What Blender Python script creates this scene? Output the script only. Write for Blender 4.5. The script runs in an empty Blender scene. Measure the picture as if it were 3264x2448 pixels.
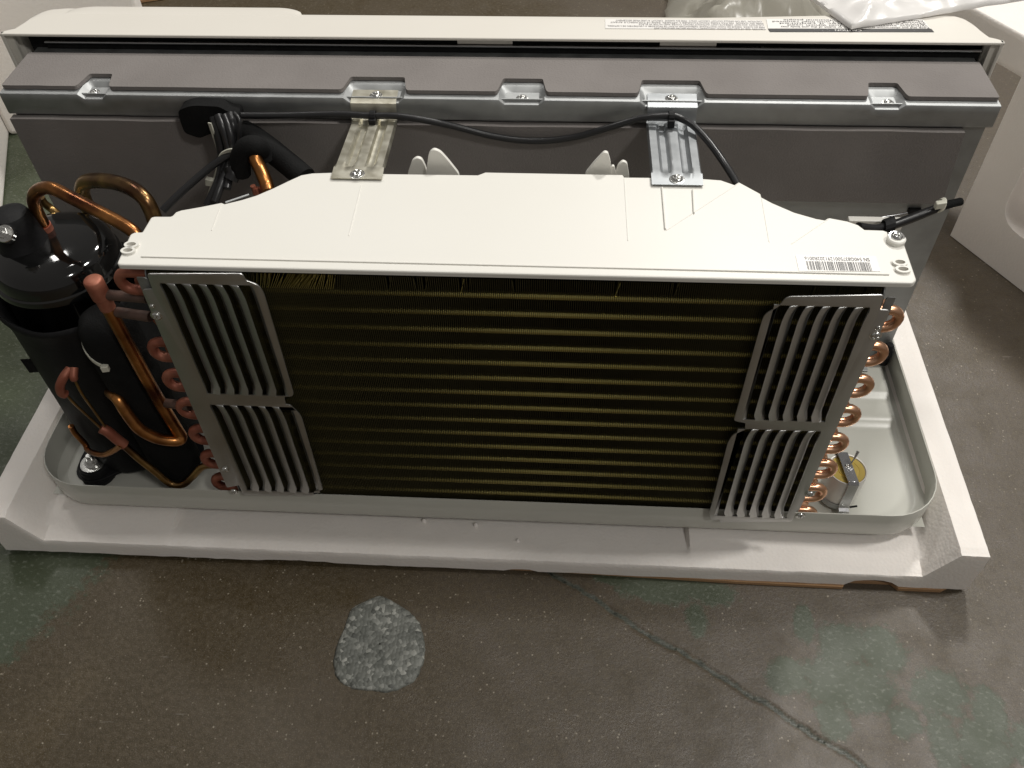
import bpy, math, random
from mathutils import Vector, Matrix, noise
from mathutils.geometry import tessellate_polygon
random.seed(7)
PI = math.pi
SC = bpy.context.scene
COL = SC.collection

# ------------------------------------------------------------------ camera
def cam_axes(p, y, r):
    cp, sp = math.cos(p), math.sin(p)
    f = Vector((0, cp, -sp)); u = Vector((0, sp, cp)); rt = Vector((1, 0, 0))
    Z = Matrix.Rotation(y, 3, 'Z')
    f, u, rt = Z @ f, Z @ u, Z @ rt
    c, s = math.cos(r), math.sin(r)
    return (c*rt + s*u), (-s*rt + c*u), f
FOC = 0.8546
RT, UP, FW = cam_axes(math.radians(48.54833553), math.radians(4.66605515), math.radians(-1.75807872))
EYE = Vector((0.09064422, -0.54809558, 0.91267687))
cd = bpy.data.cameras.new('camera'); cam = bpy.data.objects.new('camera', cd); COL.objects.link(cam)
cd.sensor_width = 36; cd.lens = FOC*36; cd.clip_start = 0.02; cd.clip_end = 100
cam.matrix_world = Matrix(((RT.x, UP.x, -FW.x, EYE.x), (RT.y, UP.y, -FW.y, EYE.y), (RT.z, UP.z, -FW.z, EYE.z), (0, 0, 0, 1)))
SC.camera = cam

# ------------------------------------------------------------------ world, lamps, exposure
w = bpy.data.worlds.new('World'); SC.world = w; w.use_nodes = True
bg = w.node_tree.nodes['Background']; bg.inputs[0].default_value = (1.0, 0.95, 0.89, 1); bg.inputs[1].default_value = 0.165
def lamp(name, loc, target, sx, sy, power, col=(1, .973, .925)):
    l = bpy.data.lights.new(name, 'AREA'); l.shape = 'RECTANGLE'; l.size = sx; l.size_y = sy; l.energy = power; l.color = col
    o = bpy.data.objects.new(name, l); COL.objects.link(o); o.location = loc
    o.rotation_euler = (Vector(target)-Vector(loc)).to_track_quat('-Z', 'Y').to_euler()
lamp('ceiling_lamp', (1.3, 3.4, 4.2), (0, .2, 0), 0.5, 0.5, 122)
lamp('ceiling_lamp', (-2.2, 2.6, 4.2), (0, .2, 0), 0.5, 0.5, 24)
lamp('ceiling_lamp', (2.6, 0.4, 4.2), (0.2, .2, 0), 0.5, 0.5, 95)
lamp('ceiling_lamp', (2.4, -2.4, 4.2), (0.2, 0, 0), 0.5, 0.5, 48)
lamp('ceiling_lamp', (0.3, 0.9, 4.6), (0.2, .2, 0), 1.6, 0.12, 24)
SC.view_settings.view_transform = 'Standard'; SC.view_settings.look = 'None'
SC.view_settings.exposure = 0.0; SC.view_settings.gamma = 1.0; SC.view_settings.use_curve_mapping = False
SC.render.engine = 'CYCLES'
SC.render.resolution_x = 1024; SC.render.resolution_y = 768

# ------------------------------------------------------------------ helpers
FS = FOC*3264
def U(sx, sy, **k):
    """photo pixel -> point on the plane x=, y= or z= that the thing touches"""
    d = FW + (sx-1632)/FS*RT - (sy-1224)/FS*UP
    (a, v), = k.items(); i = 'xyz'.index(a)
    return EYE + d*((v-EYE[i])/d[i])
def lerp(a, b, t): return a+(b-a)*t
def cr(pts, n=8, closed=False):
    """catmull-rom resample"""
    P = [Vector(p) for p in pts]; out = []
    m = len(P)
    for i in range(m if closed else m-1):
        if closed: p0, p1, p2, p3 = P[i-1], P[i], P[(i+1) % m], P[(i+2) % m]
        else: p0, p1, p2, p3 = P[max(i-1, 0)], P[i], P[i+1], P[min(i+2, m-1)]
        for k in range(n):
            t = k/n
            out.append(0.5*((2*p1)+(p2-p0)*t+(2*p0-5*p1+4*p2-p3)*t*t+(3*p1-p0-3*p2+p3)*t**3))
    if not closed: out.append(P[-1])
    return out
def rounded(pts, r, n=5):
    """round the corners of a 2D polygon; r is a number or a list"""
    out = []; m = len(pts)
    for i in range(m):
        p = Vector(pts[i]); a = Vector(pts[i-1])-p; b = Vector(pts[(i+1) % m])-p
        ri = r[i] if isinstance(r, (list, tuple)) else r
        if ri <= 0: out.append(tuple(p)); continue
        d = min(ri, a.length*.45, b.length*.45)
        q0 = p+a.normalized()*d; q1 = p+b.normalized()*d
        for k in range(n+1):
            t = k/n; out.append(tuple(q0*(1-t)**2+p*2*t*(1-t)+q1*t*t))
    return out

class MB:
    def __init__(s): s.v = []; s.f = []
    def add(s, vs, fs):
        o = len(s.v); s.v += [tuple(v) for v in vs]; s.f += [tuple(i+o for i in f) for f in fs]; return s
    def box(s, x0, x1, y0, y1, z0, z1):
        return s.add([(x, y, z) for z in (z0, z1) for y in (y0, y1) for x in (x0, x1)],
                     [(0, 2, 3, 1), (4, 5, 7, 6), (0, 1, 5, 4), (2, 6, 7, 3), (0, 4, 6, 2), (1, 3, 7, 5)])
    def obox(s, c, ax, ay, az):
        c, ax, ay, az = map(Vector, (c, ax, ay, az))
        return s.add([c+ax*i+ay*j+az*k for k in (-1, 1) for j in (-1, 1) for i in (-1, 1)],
                     [(0, 2, 3, 1), (4, 5, 7, 6), (0, 1, 5, 4), (2, 6, 7, 3), (0, 4, 6, 2), (1, 3, 7, 5)])
    def plate(s, loops, fn, th, cham=0):
        """flat plate with holes: loops of 2D points (first is the outline), fn(u,v,w)->3D, from w=0 to w=th; cham rounds the outline at w=0"""
        def clean(l):
            o = []
            for p in l:
                if not o or (Vector(p)-Vector(o[-1])).length > 2e-5: o.append(tuple(p)[:2])
            if (Vector(o[0])-Vector(o[-1])).length < 2e-5: o.pop()
            return o
        loops = [clean(l) for l in loops]
        outer = loops[0]; area = sum(outer[i-1][0]*outer[i][1]-outer[i][0]*outer[i-1][1] for i in range(len(outer)))
        def inset(l, d):
            sg = 1 if area > 0 else -1; o = []
            for i in range(len(l)):
                p = Vector(l[i]); e0 = (p-Vector(l[i-1])).normalized(); e1 = (Vector(l[(i+1) % len(l)])-p).normalized()
                n0 = Vector((-e0.y, e0.x)); n1 = Vector((-e1.y, e1.x)); nn = n0+n1
                nn = nn/max(.35, nn.length_squared/2) if nn.length > 1e-6 else n0
                o.append(tuple(p+nn*d*sg))
            return o
        L3 = [[Vector((p[0], p[1], 0)) for p in l] for l in loops]
        if cham: L3[0] = [Vector((p[0], p[1], 0)) for p in inset(outer, cham)]
        tris = tessellate_polygon(L3); flat = [p for l in L3 for p in l]; n = len(flat)
        full = [Vector((p[0], p[1], 0)) for l in loops for p in l]
        vs = [fn(p.x, p.y, 0) for p in flat]+[fn(p.x, p.y, th) for p in full]
        fs = [t for t in tris]+[tuple(i+n for i in reversed(t)) for t in tris]
        o = 0
        for k, l in enumerate(L3):
            m = len(l)
            if k == 0 and cham:
                i1 = inset(outer, cham*.3); b1 = len(vs); vs += [fn(p[0], p[1], cham*.3) for p in i1]; b2 = len(vs); vs += [fn(p[0], p[1], cham) for p in outer]
                for i in range(m):
                    j = (i+1) % m; fs += [(i, j, b1+j, b1+i), (b1+i, b1+j, b2+j, b2+i), (b2+i, b2+j, j+n, i+n)]
            else:
                for i in range(m):
                    j = (i+1) % m; fs.append((o+i, o+j, o+j+n, o+i+n))
            o += m
        return s.add(vs, fs)
    def tube(s, path, r, n=12, cap=True):
        P = [Vector(p) for p in path]; m = len(P); o = []
        T = [(P[min(i+1, m-1)]-P[max(i-1, 0)]).normalized() for i in range(m)]
        nr = T[0].orthogonal().normalized()
        for i in range(m):
            if i: nr = (nr-T[i]*nr.dot(T[i])).normalized()
            b = T[i].cross(nr); ri = r[i] if isinstance(r, (list, tuple)) else r
            for k in range(n):
                a = 2*PI*k/n; o.append(P[i]+nr*(ri*math.cos(a))+b*(ri*math.sin(a)))
        fs = [(i*n+k, i*n+(k+1) % n, (i+1)*n+(k+1) % n, (i+1)*n+k) for i in range(m-1) for k in range(n)]
        if cap: fs += [tuple(reversed(range(n))), tuple(range((m-1)*n, m*n))]
        return s.add(o, fs)
    def ribbon(s, path, wid, th, side):
        """flat strap along a path; side = width direction"""
        P = [Vector(p) for p in path]; m = len(P); vs = []
        side = Vector(side).normalized()
        for i in range(m):
            t = (P[min(i+1, m-1)]-P[max(i-1, 0)]).normalized(); nn = t.cross(side).normalized()
            for a, b in ((-1, -1), (1, -1), (1, 1), (-1, 1)): vs.append(P[i]+side*(a*wid/2)+nn*(b*th/2))
        fs = [(i*4+k, i*4+(k+1) % 4, (i+1)*4+(k+1) % 4, (i+1)*4+k) for i in range(m-1) for k in range(4)]
        fs += [(3, 2, 1, 0), tuple(range((m-1)*4, m*4))]
        return s.add(vs, fs)
    def lathe(s, prof, c, n=32, fn=None):
        c = Vector(c); vs = []; m = len(prof)
        for (r, z) in prof:
            for k in range(n):
                a = 2*PI*k/n; rr, zz = (r, z) if fn is None else fn(r, z, a)
                vs.append(c+Vector((rr*math.cos(a), rr*math.sin(a), zz)))
        fs = [(i*n+k, i*n+(k+1) % n, (i+1)*n+(k+1) % n, (i+1)*n+k) for i in range(m-1) for k in range(n)]
        fs += [tuple(reversed(range(n))), tuple(range((m-1)*n, m*n))]
        return s.add(vs, fs)
    def grid(s, rows, closed=False):
        m, n = len(rows), len(rows[0]); fs = []
        for i in range(m-1):
            for k in range(n if closed else n-1): fs.append((i*n+k, i*n+(k+1) % n, (i+1)*n+(k+1) % n, (i+1)*n+k))
        return s.add([p for r in rows for p in r], fs)
    def shell(s, rows, th, up=(0, 0, 1)):
        """a sheet of real thickness: grid and a copy pushed by th along up, with rims"""
        m, n = len(rows), len(rows[0]); up = Vector(up)*th
        a = [Vector(p) for r in rows for p in r]; N = m*n; fs = []
        for i in range(m-1):
            for k in range(n-1):
                q = (i*n+k, i*n+k+1, (i+1)*n+k+1, (i+1)*n+k); fs += [q, tuple(x+N for x in reversed(q))]
        edge = [k for k in range(n)]+[i*n+n-1 for i in range(1, m)]+[(m-1)*n+k for k in range(n-2, -1, -1)]+[i*n for i in range(m-2, 0, -1)]
        for i in range(len(edge)):
            p, q = edge[i], edge[(i+1) % len(edge)]; fs.append((q, p, p+N, q+N))
        return s.add(a+[p+up for p in a], fs)
    def build(s, name, mat, parent=None, smooth=None, bevel=0, seg=2):
        me = bpy.data.meshes.new(name); off = Vector((0, 0, 0)); q = parent
        while q is not None: off += q.location; q = q.parent
        me.from_pydata([tuple(Vector(v)-off) for v in s.v], [], s.f); me.validate()
        import bmesh
        bm = bmesh.new(); bm.from_mesh(me); bmesh.ops.recalc_face_normals(bm, faces=bm.faces); bm.to_mesh(me); bm.free()
        me.materials.append(mat)
        if smooth is not None:
            me.polygons.foreach_set('use_smooth', [True]*len(me.polygons)); me.set_sharp_from_angle(angle=math.radians(smooth))
        o = bpy.data.objects.new(name, me); COL.objects.link(o); o.parent = parent
        if bevel:
            b = o.modifiers.new('bevel', 'BEVEL'); b.width = bevel; b.segments = seg; b.limit_method = 'ANGLE'; b.angle_limit = math.radians(40)
        return o
def tag(o, label=None, cat=None, group=None, kind=None):
    if label: o['label'] = label
    if cat: o['category'] = cat
    if group: o['group'] = group
    if kind: o['kind'] = kind
    return o
def empty(name, loc, label, cat):
    o = bpy.data.objects.new(name, None); COL.objects.link(o); o.location = loc; o.empty_display_size = .05
    return tag(o, label, cat)
def arc(c, r, a0, a1, n, fx, fy):
    c, fx, fy = Vector(c), Vector(fx), Vector(fy)
    return [c+fx*(r*math.cos(lerp(a0, a1, i/n)))+fy*(r*math.sin(lerp(a0, a1, i/n))) for i in range(n+1)]

# ------------------------------------------------------------------ materials
def mat(name, col, rough=.5, metal=0, col2=None, nscale=30, namt=.5, bump=0, bscale=200, rvar=0, coat=0, spec=.5, detail=4, trans=0, aniso=None):
    m = bpy.data.materials.new(name); m.use_nodes = True; nt = m.node_tree; N = nt.nodes; L = nt.links
    b = N['Principled BSDF']; b.inputs['Roughness'].default_value = rough; b.inputs['Metallic'].default_value = metal
    b.inputs['Base Color'].default_value = (*col, 1); b.inputs['Coat Weight'].default_value = coat; b.inputs['Coat Roughness'].default_value = .08
    b.inputs['Specular IOR Level'].default_value = spec; b.inputs['Transmission Weight'].default_value = trans
    tc = N.new('ShaderNodeTexCoord'); src = tc.outputs['Object']
    if aniso:
        mp = N.new('ShaderNodeMapping'); mp.inputs['Scale'].default_value = aniso; L.new(src, mp.inputs['Vector']); src = mp.outputs['Vector']
    if col2 is not None or rvar:
        nz = N.new('ShaderNodeTexNoise'); nz.inputs['Scale'].default_value = nscale; nz.inputs['Detail'].default_value = detail
        L.new(src, nz.inputs['Vector'])
        rm = N.new('ShaderNodeValToRGB'); rm.color_ramp.elements[0].position = .5-namt/2; rm.color_ramp.elements[1].position = .5+namt/2
        L.new(nz.outputs['Fac'], rm.inputs['Fac'])
        if col2 is not None:
            rm.color_ramp.elements[0].color = (*col, 1); rm.color_ramp.elements[1].color = (*col2, 1)
            L.new(rm.outputs['Color'], b.inputs['Base Color'])
        if rvar:
            mr = N.new('ShaderNodeMapRange'); mr.inputs['To Min'].default_value = rough-rvar; mr.inputs['To Max'].default_value = rough+rvar
            L.new(nz.outputs['Fac'], mr.inputs['Value']); L.new(mr.outputs['Result'], b.inputs['Roughness'])
    if bump:
        n2 = N.new('ShaderNodeTexNoise'); n2.inputs['Scale'].default_value = bscale; n2.inputs['Detail'].default_value = 3; L.new(src, n2.inputs['Vector'])
        bp = N.new('ShaderNodeBump'); bp.inputs['Strength'].default_value = bump; bp.inputs['Distance'].default_value = .002
        L.new(n2.outputs['Fac'], bp.inputs['Height']); L.new(bp.outputs['Normal'], b.inputs['Normal'])
    return m
M = {}
M['cover'] = mat('cover_plastic', (.70, .668, .605), .42, col2=(.73, .70, .64), nscale=6, bump=.03, bscale=900)
M['shroud'] = mat('shroud_plastic', (.74, .725, .67), .42, col2=(.77, .755, .705), nscale=5, bump=.03, bscale=900)
M['pan'] = mat('pan_paint', (.50, .50, .45), .27, col2=(.54, .535, .48), nscale=9, bump=.02, bscale=300, coat=.25)
M['galv'] = mat('galvanised_steel', (.37, .38, .38), .58, 1, col2=(.44, .45, .45), nscale=55, namt=.35, rvar=.10, bump=.03, bscale=160)
M['galv_y'] = mat('yellow_zinc_steel', (.55, .52, .42), .44, 1, col2=(.66, .64, .55), nscale=90, namt=.35, rvar=.12, bump=.05, bscale=150)
M['galv_d'] = mat('dull_galvanised_steel', (.33, .345, .355), .5, 1, col2=(.40, .415, .425), nscale=60, namt=.4, rvar=.08, bump=.03, bscale=160)
M['louver'] = mat('louver_steel', (.52, .52, .51), .40, 1, col2=(.59, .59, .58), nscale=30, namt=.5, rvar=.10, bump=.03, bscale=250)
M['screw'] = mat('screw_zinc', (.72, .72, .70), .22, 1, rvar=.05)
M['foamsheet'] = mat('insulation_foam', (.190, .174, .165), .95, col2=(.228, .210, .200), nscale=14, bump=.35, bscale=500, spec=.2)
M['black'] = mat('black_rubber', (.007, .007, .0075), .55, col2=(.012, .012, .013), nscale=40, bump=.15, bscale=250, spec=.22)
M['blackfoam'] = mat('black_foam', (.007, .007, .007), .8, col2=(.012, .012, .012), nscale=60, bump=.4, bscale=600, spec=.12)
M['blackgloss'] = mat('black_enamel', (.005, .005, .005), .07, coat=.6, bump=.03, bscale=60)
M['cable'] = mat('cable_sheath', (.016, .016, .017), .32, bump=.04, bscale=300)
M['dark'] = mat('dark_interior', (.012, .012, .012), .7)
M['copper'] = mat('bright_copper', (.82, .45, .27), .28, 1, col2=(.90, .55, .36), nscale=45, rvar=.07, bump=.04, bscale=120)
M['copperold'] = mat('tarnished_copper', (.11, .038, .022), .3, 1, col2=(.62, .28, .09), nscale=30, namt=.34, rvar=.10, bump=.05, bscale=150)
M['copperdark'] = mat('heat_browned_copper', (.10, .045, .03), .30, 1, col2=(.42, .27, .10), nscale=26, namt=.3, rvar=.10)
M['copperred'] = mat('flux_stained_copper', (.27, .075, .045), .5, .4, col2=(.40, .16, .10), nscale=60, namt=.5, rvar=.1, bump=.15, bscale=220)
M['copperdull'] = mat('sooted_copper', (.075, .050, .042), .55, .35, col2=(.15, .09, .07), nscale=60, namt=.5, rvar=.1, bump=.15, bscale=220)
M['fin'] = mat('gold_fin', (.125, .110, .050), .42, .6, col2=(.155, .136, .064), nscale=12)
M['tube'] = mat('gold_collar', (.70, .61, .20), .28, .75, col2=(.80, .70, .27), nscale=20)
M['tie'] = mat('nylon_tie', (.62, .61, .52), .45, spec=.5)
M['label'] = mat('label_paper', (.82, .80, .77), .35)
M['ink'] = mat('ink', (.025, .024, .024), .4)
M['greyink'] = mat('grey_ink', (.20, .19, .19), .4)
M['gold'] = mat('brass_passivate', (.62, .46, .11), .33, .75, col2=(.70, .53, .16), nscale=60)
M['canwhite'] = mat('can_aluminium', (.66, .64, .61), .42, .35)
M['steel'] = mat('bright_steel', (.50, .50, .51), .24, 1, rvar=.08, bump=.05, bscale=150)
M['card'] = mat('cardboard', (.33, .19, .095), .85, col2=(.39, .235, .12), nscale=20, bump=.2, bscale=300, aniso=(1, 8, 1))
def foam_mat():
    m = mat('white_eps_foam', (.80, .755, .71), .8, col2=(.83, .79, .75), nscale=8, spec=.3)
    nt = m.node_tree; N = nt.nodes; L = nt.links; b = N['Principled BSDF']
    tc = N['Texture Coordinate']; vo = N.new('ShaderNodeTexVoronoi'); vo.inputs['Scale'].default_value = 260; L.new(tc.outputs['Object'], vo.inputs['Vector'])
    bp = N.new('ShaderNodeBump'); bp.inputs['Strength'].default_value = .22; bp.inputs['Distance'].default_value = .0012; bp.invert = True
    L.new(vo.outputs['Distance'], bp.inputs['Height']); L.new(bp.outputs['Normal'], b.inputs['Normal'])
    b.inputs['Subsurface Weight'].default_value = .12; b.inputs['Subsurface Radius'].default_value = (.01, .009, .008); b.inputs['Subsurface Scale'].default_value = 1
    return m
M['eps'] = foam_mat()
def film_mat(name, col, alpha, rough=.25, tl_mix=.45):
    m = mat(name, col, rough); nt = m.node_tree; N = nt.nodes; L = nt.links; b = N['Principled BSDF']
    tr = N.new('ShaderNodeBsdfTransparent'); tl = N.new('ShaderNodeBsdfTranslucent'); tl.inputs[0].default_value = (*col, 1)
    m1 = N.new('ShaderNodeMixShader'); m1.inputs[0].default_value = tl_mix; L.new(b.outputs[0], m1.inputs[1]); L.new(tl.outputs[0], m1.inputs[2])
    m2 = N.new('ShaderNodeMixShader'); m2.inputs[0].default_value = alpha; L.new(tr.outputs[0], m2.inputs[1]); L.new(m1.outputs[0], m2.inputs[2])
    L.new(m2.outputs[0], N['Material Output'].inputs['Surface'])
    return m
M['film'] = film_mat('clear_plastic_film', (.72, .70, .62), .42)
M['bag'] = film_mat('white_plastic_bag', (.90, .88, .86), .97, .25, .12)

def floor_mat():
    m = bpy.data.materials.new('worn_concrete'); m.use_nodes = True; nt = m.node_tree; N = nt.nodes; L = nt.links
    b = N['Principled BSDF']; tc = N.new('ShaderNodeTexCoord'); V = tc.outputs['Object']
    def noi(s, d=4, r=.55):
        n = N.new('ShaderNodeTexNoise'); n.inputs['Scale'].default_value = s; n.inputs['Detail'].default_value = d; n.inputs['Roughness'].default_value = r
        L.new(V, n.inputs['Vector']); return n.outputs['Fac']
    def ramp(x, p0, p1, c0, c1):
        r = N.new('ShaderNodeValToRGB'); e = r.color_ramp.elements; e[0].position = p0; e[1].position = p1
        e[0].color = (*c0, 1) if not isinstance(c0, (int, float)) else (c0, c0, c0, 1)
        e[1].color = (*c1, 1) if not isinstance(c1, (int, float)) else (c1, c1, c1, 1)
        L.new(x, r.inputs['Fac']); return r.outputs['Color']
    def mix(f, a, c):
        x = N.new('ShaderNodeMix'); x.data_type = 'RGBA'; L.new(f, x.inputs[0])
        for s, v in ((6, a), (7, c)):
            if isinstance(v, tuple): x.inputs[s].default_value = (*v, 1)
            else: L.new(v, x.inputs[s])
        return x.outputs[2]
    def math_(op, a, c):
        x = N.new('ShaderNodeMath'); x.operation = op
        for s, v in ((0, a), (1, c)):
            if isinstance(v, (int, float)): x.inputs[s].default_value = v
            else: L.new(v, x.inputs[s])
        return x.outputs[0]
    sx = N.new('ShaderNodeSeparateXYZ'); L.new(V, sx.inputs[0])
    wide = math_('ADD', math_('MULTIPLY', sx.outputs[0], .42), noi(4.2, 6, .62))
    base = ramp(wide, .34, .74, (.046, .031, .010), (.094, .077, .062))  # browner stain at left, also darkened in colour for the weaker light there
    base = mix(ramp(noi(22, 6, .7), .36, .66, 0, .7), base, (.050, .036, .017))
    base = mix(ramp(noi(150, 6, .8), .44, .66, 0, .85), base, (.098, .076, .046))
    base = mix(ramp(noi(700, 2, .6), .56, .66, 0, .6), base, (.150, .128, .100))
    base = mix(ramp(noi(620, 2, .5), .34, .42, .6, 0), base, (.040, .032, .024))
    vo = N.new('ShaderNodeTexVoronoi'); vo.inputs['Scale'].default_value = 150; vo.inputs['Randomness'].default_value = 1; L.new(V, vo.inputs['Vector'])
    big = math_('MULTIPLY', ramp(vo.outputs['Distance'], .09, .20, 1, 0), ramp(noi(90, 4, .7), .50, .57, 0, 1))
    base = mix(big, base, (.27, .235, .18))
    # scuffs
    mp = N.new('ShaderNodeMapping'); mp.inputs['Rotation'].default_value = (0, 0, .95); mp.inputs['Scale'].default_value = (30, 210, 1); L.new(V, mp.inputs['Vector'])
    sn = N.new('ShaderNodeTexNoise'); sn.inputs['Scale'].default_value = 1; sn.inputs['Detail'].default_value = 3; L.new(mp.outputs[0], sn.inputs['Vector'])
    base = mix(ramp(sn.outputs['Fac'], .69, .76, 0, .55), base, (.20, .18, .155))
    at = N.new('ShaderNodeAttribute'); at.attribute_name = 'green'
    g = math_('ADD', at.outputs['Fac'], math_('MULTIPLY', math_('SUBTRACT', noi(34, 8, .75), .5), 1.5))
    g = math_('ADD', g, math_('MULTIPLY', math_('SUBTRACT', noi(130, 5, .7), .5), .8)); gm = ramp(g, .40, .64, 0, .85)
    gcol = ramp(noi(14, 4), .3, .7, (.036, .052, .026), (.068, .086, .056))
    mp2 = N.new('ShaderNodeMapping'); mp2.inputs['Rotation'].default_value = (0, 0, .6); mp2.inputs['Scale'].default_value = (170, 250, 1); L.new(V, mp2.inputs['Vector'])
    s2 = N.new('ShaderNodeTexNoise'); s2.inputs['Scale'].default_value = 1; s2.inputs['Detail'].default_value = 4; L.new(mp2.outputs[0], s2.inputs['Vector'])
    gcol = mix(ramp(s2.outputs['Fac'], .55, .70, 0, .6), gcol, (.17, .19, .15))
    colr = mix(gm, base, gcol)
    aj = N.new('ShaderNodeAttribute'); aj.attribute_name = 'joint'
    jm = math_('ADD', aj.outputs['Fac'], math_('MULTIPLY', math_('SUBTRACT', noi(110, 5, .7), .5), 1.0))
    colr = mix(ramp(jm, .42, .70, 0, .75), colr, (.070, .082, .066))
    colr = mix(ramp(jm, .74, .92, 0, 1), colr, (.025, .028, .02))
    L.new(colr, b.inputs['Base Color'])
    rr = ramp(noi(22, 5, .65), .3, .7, .30, .55); L.new(rr, b.inputs['Roughness'])
    bp = N.new('ShaderNodeBump'); bp.inputs['Strength'].default_value = .35; bp.inputs['Distance'].default_value = .0015
    h = math_('ADD', noi(260, 5, .7), math_('MULTIPLY', gm, .35)); L.new(h, bp.inputs['Height']); L.new(bp.outputs['Normal'], b.inputs['Normal'])
    return m
def patch_mat():
    m = bpy.data.materials.new('patch_aggregate'); m.use_nodes = True; nt = m.node_tree; N = nt.nodes; L = nt.links
    b = N['Principled BSDF']; tc = N.new('ShaderNodeTexCoord')
    vo = N.new('ShaderNodeTexVoronoi'); vo.inputs['Scale'].default_value = 240; L.new(tc.outputs['Object'], vo.inputs['Vector'])
    sp = N.new('ShaderNodeSeparateColor'); L.new(vo.outputs['Color'], sp.inputs[0])
    r = N.new('ShaderNodeValToRGB'); e = r.color_ramp.elements; e[0].position = 0; e[0].color = (.02, .022, .018, 1); e[1].position = 1; e[1].color = (.42, .42, .38, 1)
    x = e.new(.10); x.color = (.075, .08, .07, 1); x = e.new(.55); x.color = (.12, .125, .11, 1); x = e.new(.85); x.color = (.21, .215, .195, 1)
    L.new(sp.outputs[0], r.inputs['Fac'])
    nz = N.new('ShaderNodeTexNoise'); nz.inputs['Scale'].default_value = 30; L.new(tc.outputs['Object'], nz.inputs['Vector'])
    mx = N.new('ShaderNodeMix'); mx.data_type = 'RGBA'; mx.inputs[0].default_value = .35; L.new(r.outputs[0], mx.inputs[6])
    r2 = N.new('ShaderNodeValToRGB'); r2.color_ramp.elements[0].color = (.055, .06, .05, 1); r2.color_ramp.elements[1].color = (.22, .22, .20, 1); L.new(nz.outputs['Fac'], r2.inputs['Fac']); L.new(r2.outputs[0], mx.inputs[7])
    L.new(mx.outputs[2], b.inputs['Base Color']); b.inputs['Roughness'].default_value = .6
    bp = N.new('ShaderNodeBump'); bp.inputs['Strength'].default_value = .5; bp.inputs['Distance'].default_value = .002; L.new(vo.outputs['Distance'], bp.inputs['Height']); bp.invert = True; L.new(bp.outputs['Normal'], b.inputs['Normal'])
    return m

# ================================================================== THE FLOOR
def seg_d(p, a, b):
    d = b-a; t = max(0, min(1, (p-a).dot(d)/d.dot(d))); return (p-a-d*t).length
JP = [Vector((.0, .02)), Vector((.091, -.039)), Vector((.12, -.055)), Vector((.156, -.079)), Vector((.182, -.099)), Vector((.207, -.114)), Vector((.233, -.126)),
      Vector((.262, -.145)), Vector((.293, -.166)), Vector((.323, -.183)), Vector((.344, -.199)), Vector((.373, -.217)), Vector((.407, -.239)), Vector((.55, -.33))]
GE = [(.370, -.086, .012, .024), (.408, -.108, .028, .026), (.45, -.112, .026, .028), (.343, -.150, .026, .020), (.39, -.15, .038, .028), (.42, -.16, .034, .030),
      (.383, -.192, .018, .022), (.50, -.157, .030, .026), (.455, -.19, .018, .018), (.545, -.18, .018, .03), (.53, -.215, .028, .03), (.49, -.212, .014, .04),
      (.575, -.21, .02, .03), (.215, -.05, .05, .020), (.27, -.055, .03, .016), (.165, -.035, .03, .016), (.252, -.085, .012, .02)]
GH = (Vector((-.51, -.184)), Vector((-.434, -.045)))
def green(p):
    v = -1
    for (x, y, a, b) in GE:
        v = max(v, 1.3-math.hypot((p.x-x)/a, (p.y-y)/b)*.8)
    d = GH[1]-GH[0]; nrm = Vector((-d.y, d.x)).normalized()
    v = max(v, .5+(p-GH[0]).dot(nrm)*14 if p.x < .2 and p.y < .9 else -1)
    return max(0, min(1, v))
def axis(segs):
    out = [segs[0][0]]
    for a, b, st in segs:
        n = max(1, round((b-a)/st)); out += [a+(b-a)*(i+1)/n for i in range(n)]
    return out
xs = axis([(-9, -1.2, 1.3), (-1.2, -.62, .03), (-.62, .05, .008), (.05, .62, .003), (.62, 1.2, .03), (1.2, 9, 1.3)])
ys = axis([(-7, -.36, .8), (-.36, -.30, .01), (-.30, -.02, .003), (-.02, .9, .04), (.9, 3, .2), (3, 12, 1.5)])
rows = []; ga = []; ja = []
for y in ys:
    r = []
    for x in xs:
        p = Vector((x, y)); z = 0; j = 0
        if -.32 < y < .02 and 0 < x < .6:
            pw = p+Vector((noise.noise(Vector((x*55, y*55, 11))), noise.noise(Vector((x*55, y*55, 12)))))*.0022+Vector((noise.noise(Vector((x*160, y*160, 13))), noise.noise(Vector((x*160, y*160, 14)))))*.0010
            d = min(seg_d(pw, JP[i], JP[i+1]) for i in range(len(JP)-1))
            wob = noise.noise(Vector((x*60, y*60, 3)))
            j = max(0, 1-d/(.0062+.002*wob))
            z = -.0035*max(0, 1-d/.0035)+.0008*wob*max(0, 1-d/.012)
        r.append((x, y, z)); ga.append(green(p)); ja.append(j)
    rows.append(r)
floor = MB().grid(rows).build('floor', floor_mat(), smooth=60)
for nm, data in (('green', ga), ('joint', ja)):
    a = floor.data.attributes.new(nm, 'FLOAT', 'POINT'); a.data.foreach_set('value', data)
tag(floor, 'worn brown concrete floor with chipped green paint', 'floor', kind='structure')
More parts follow.
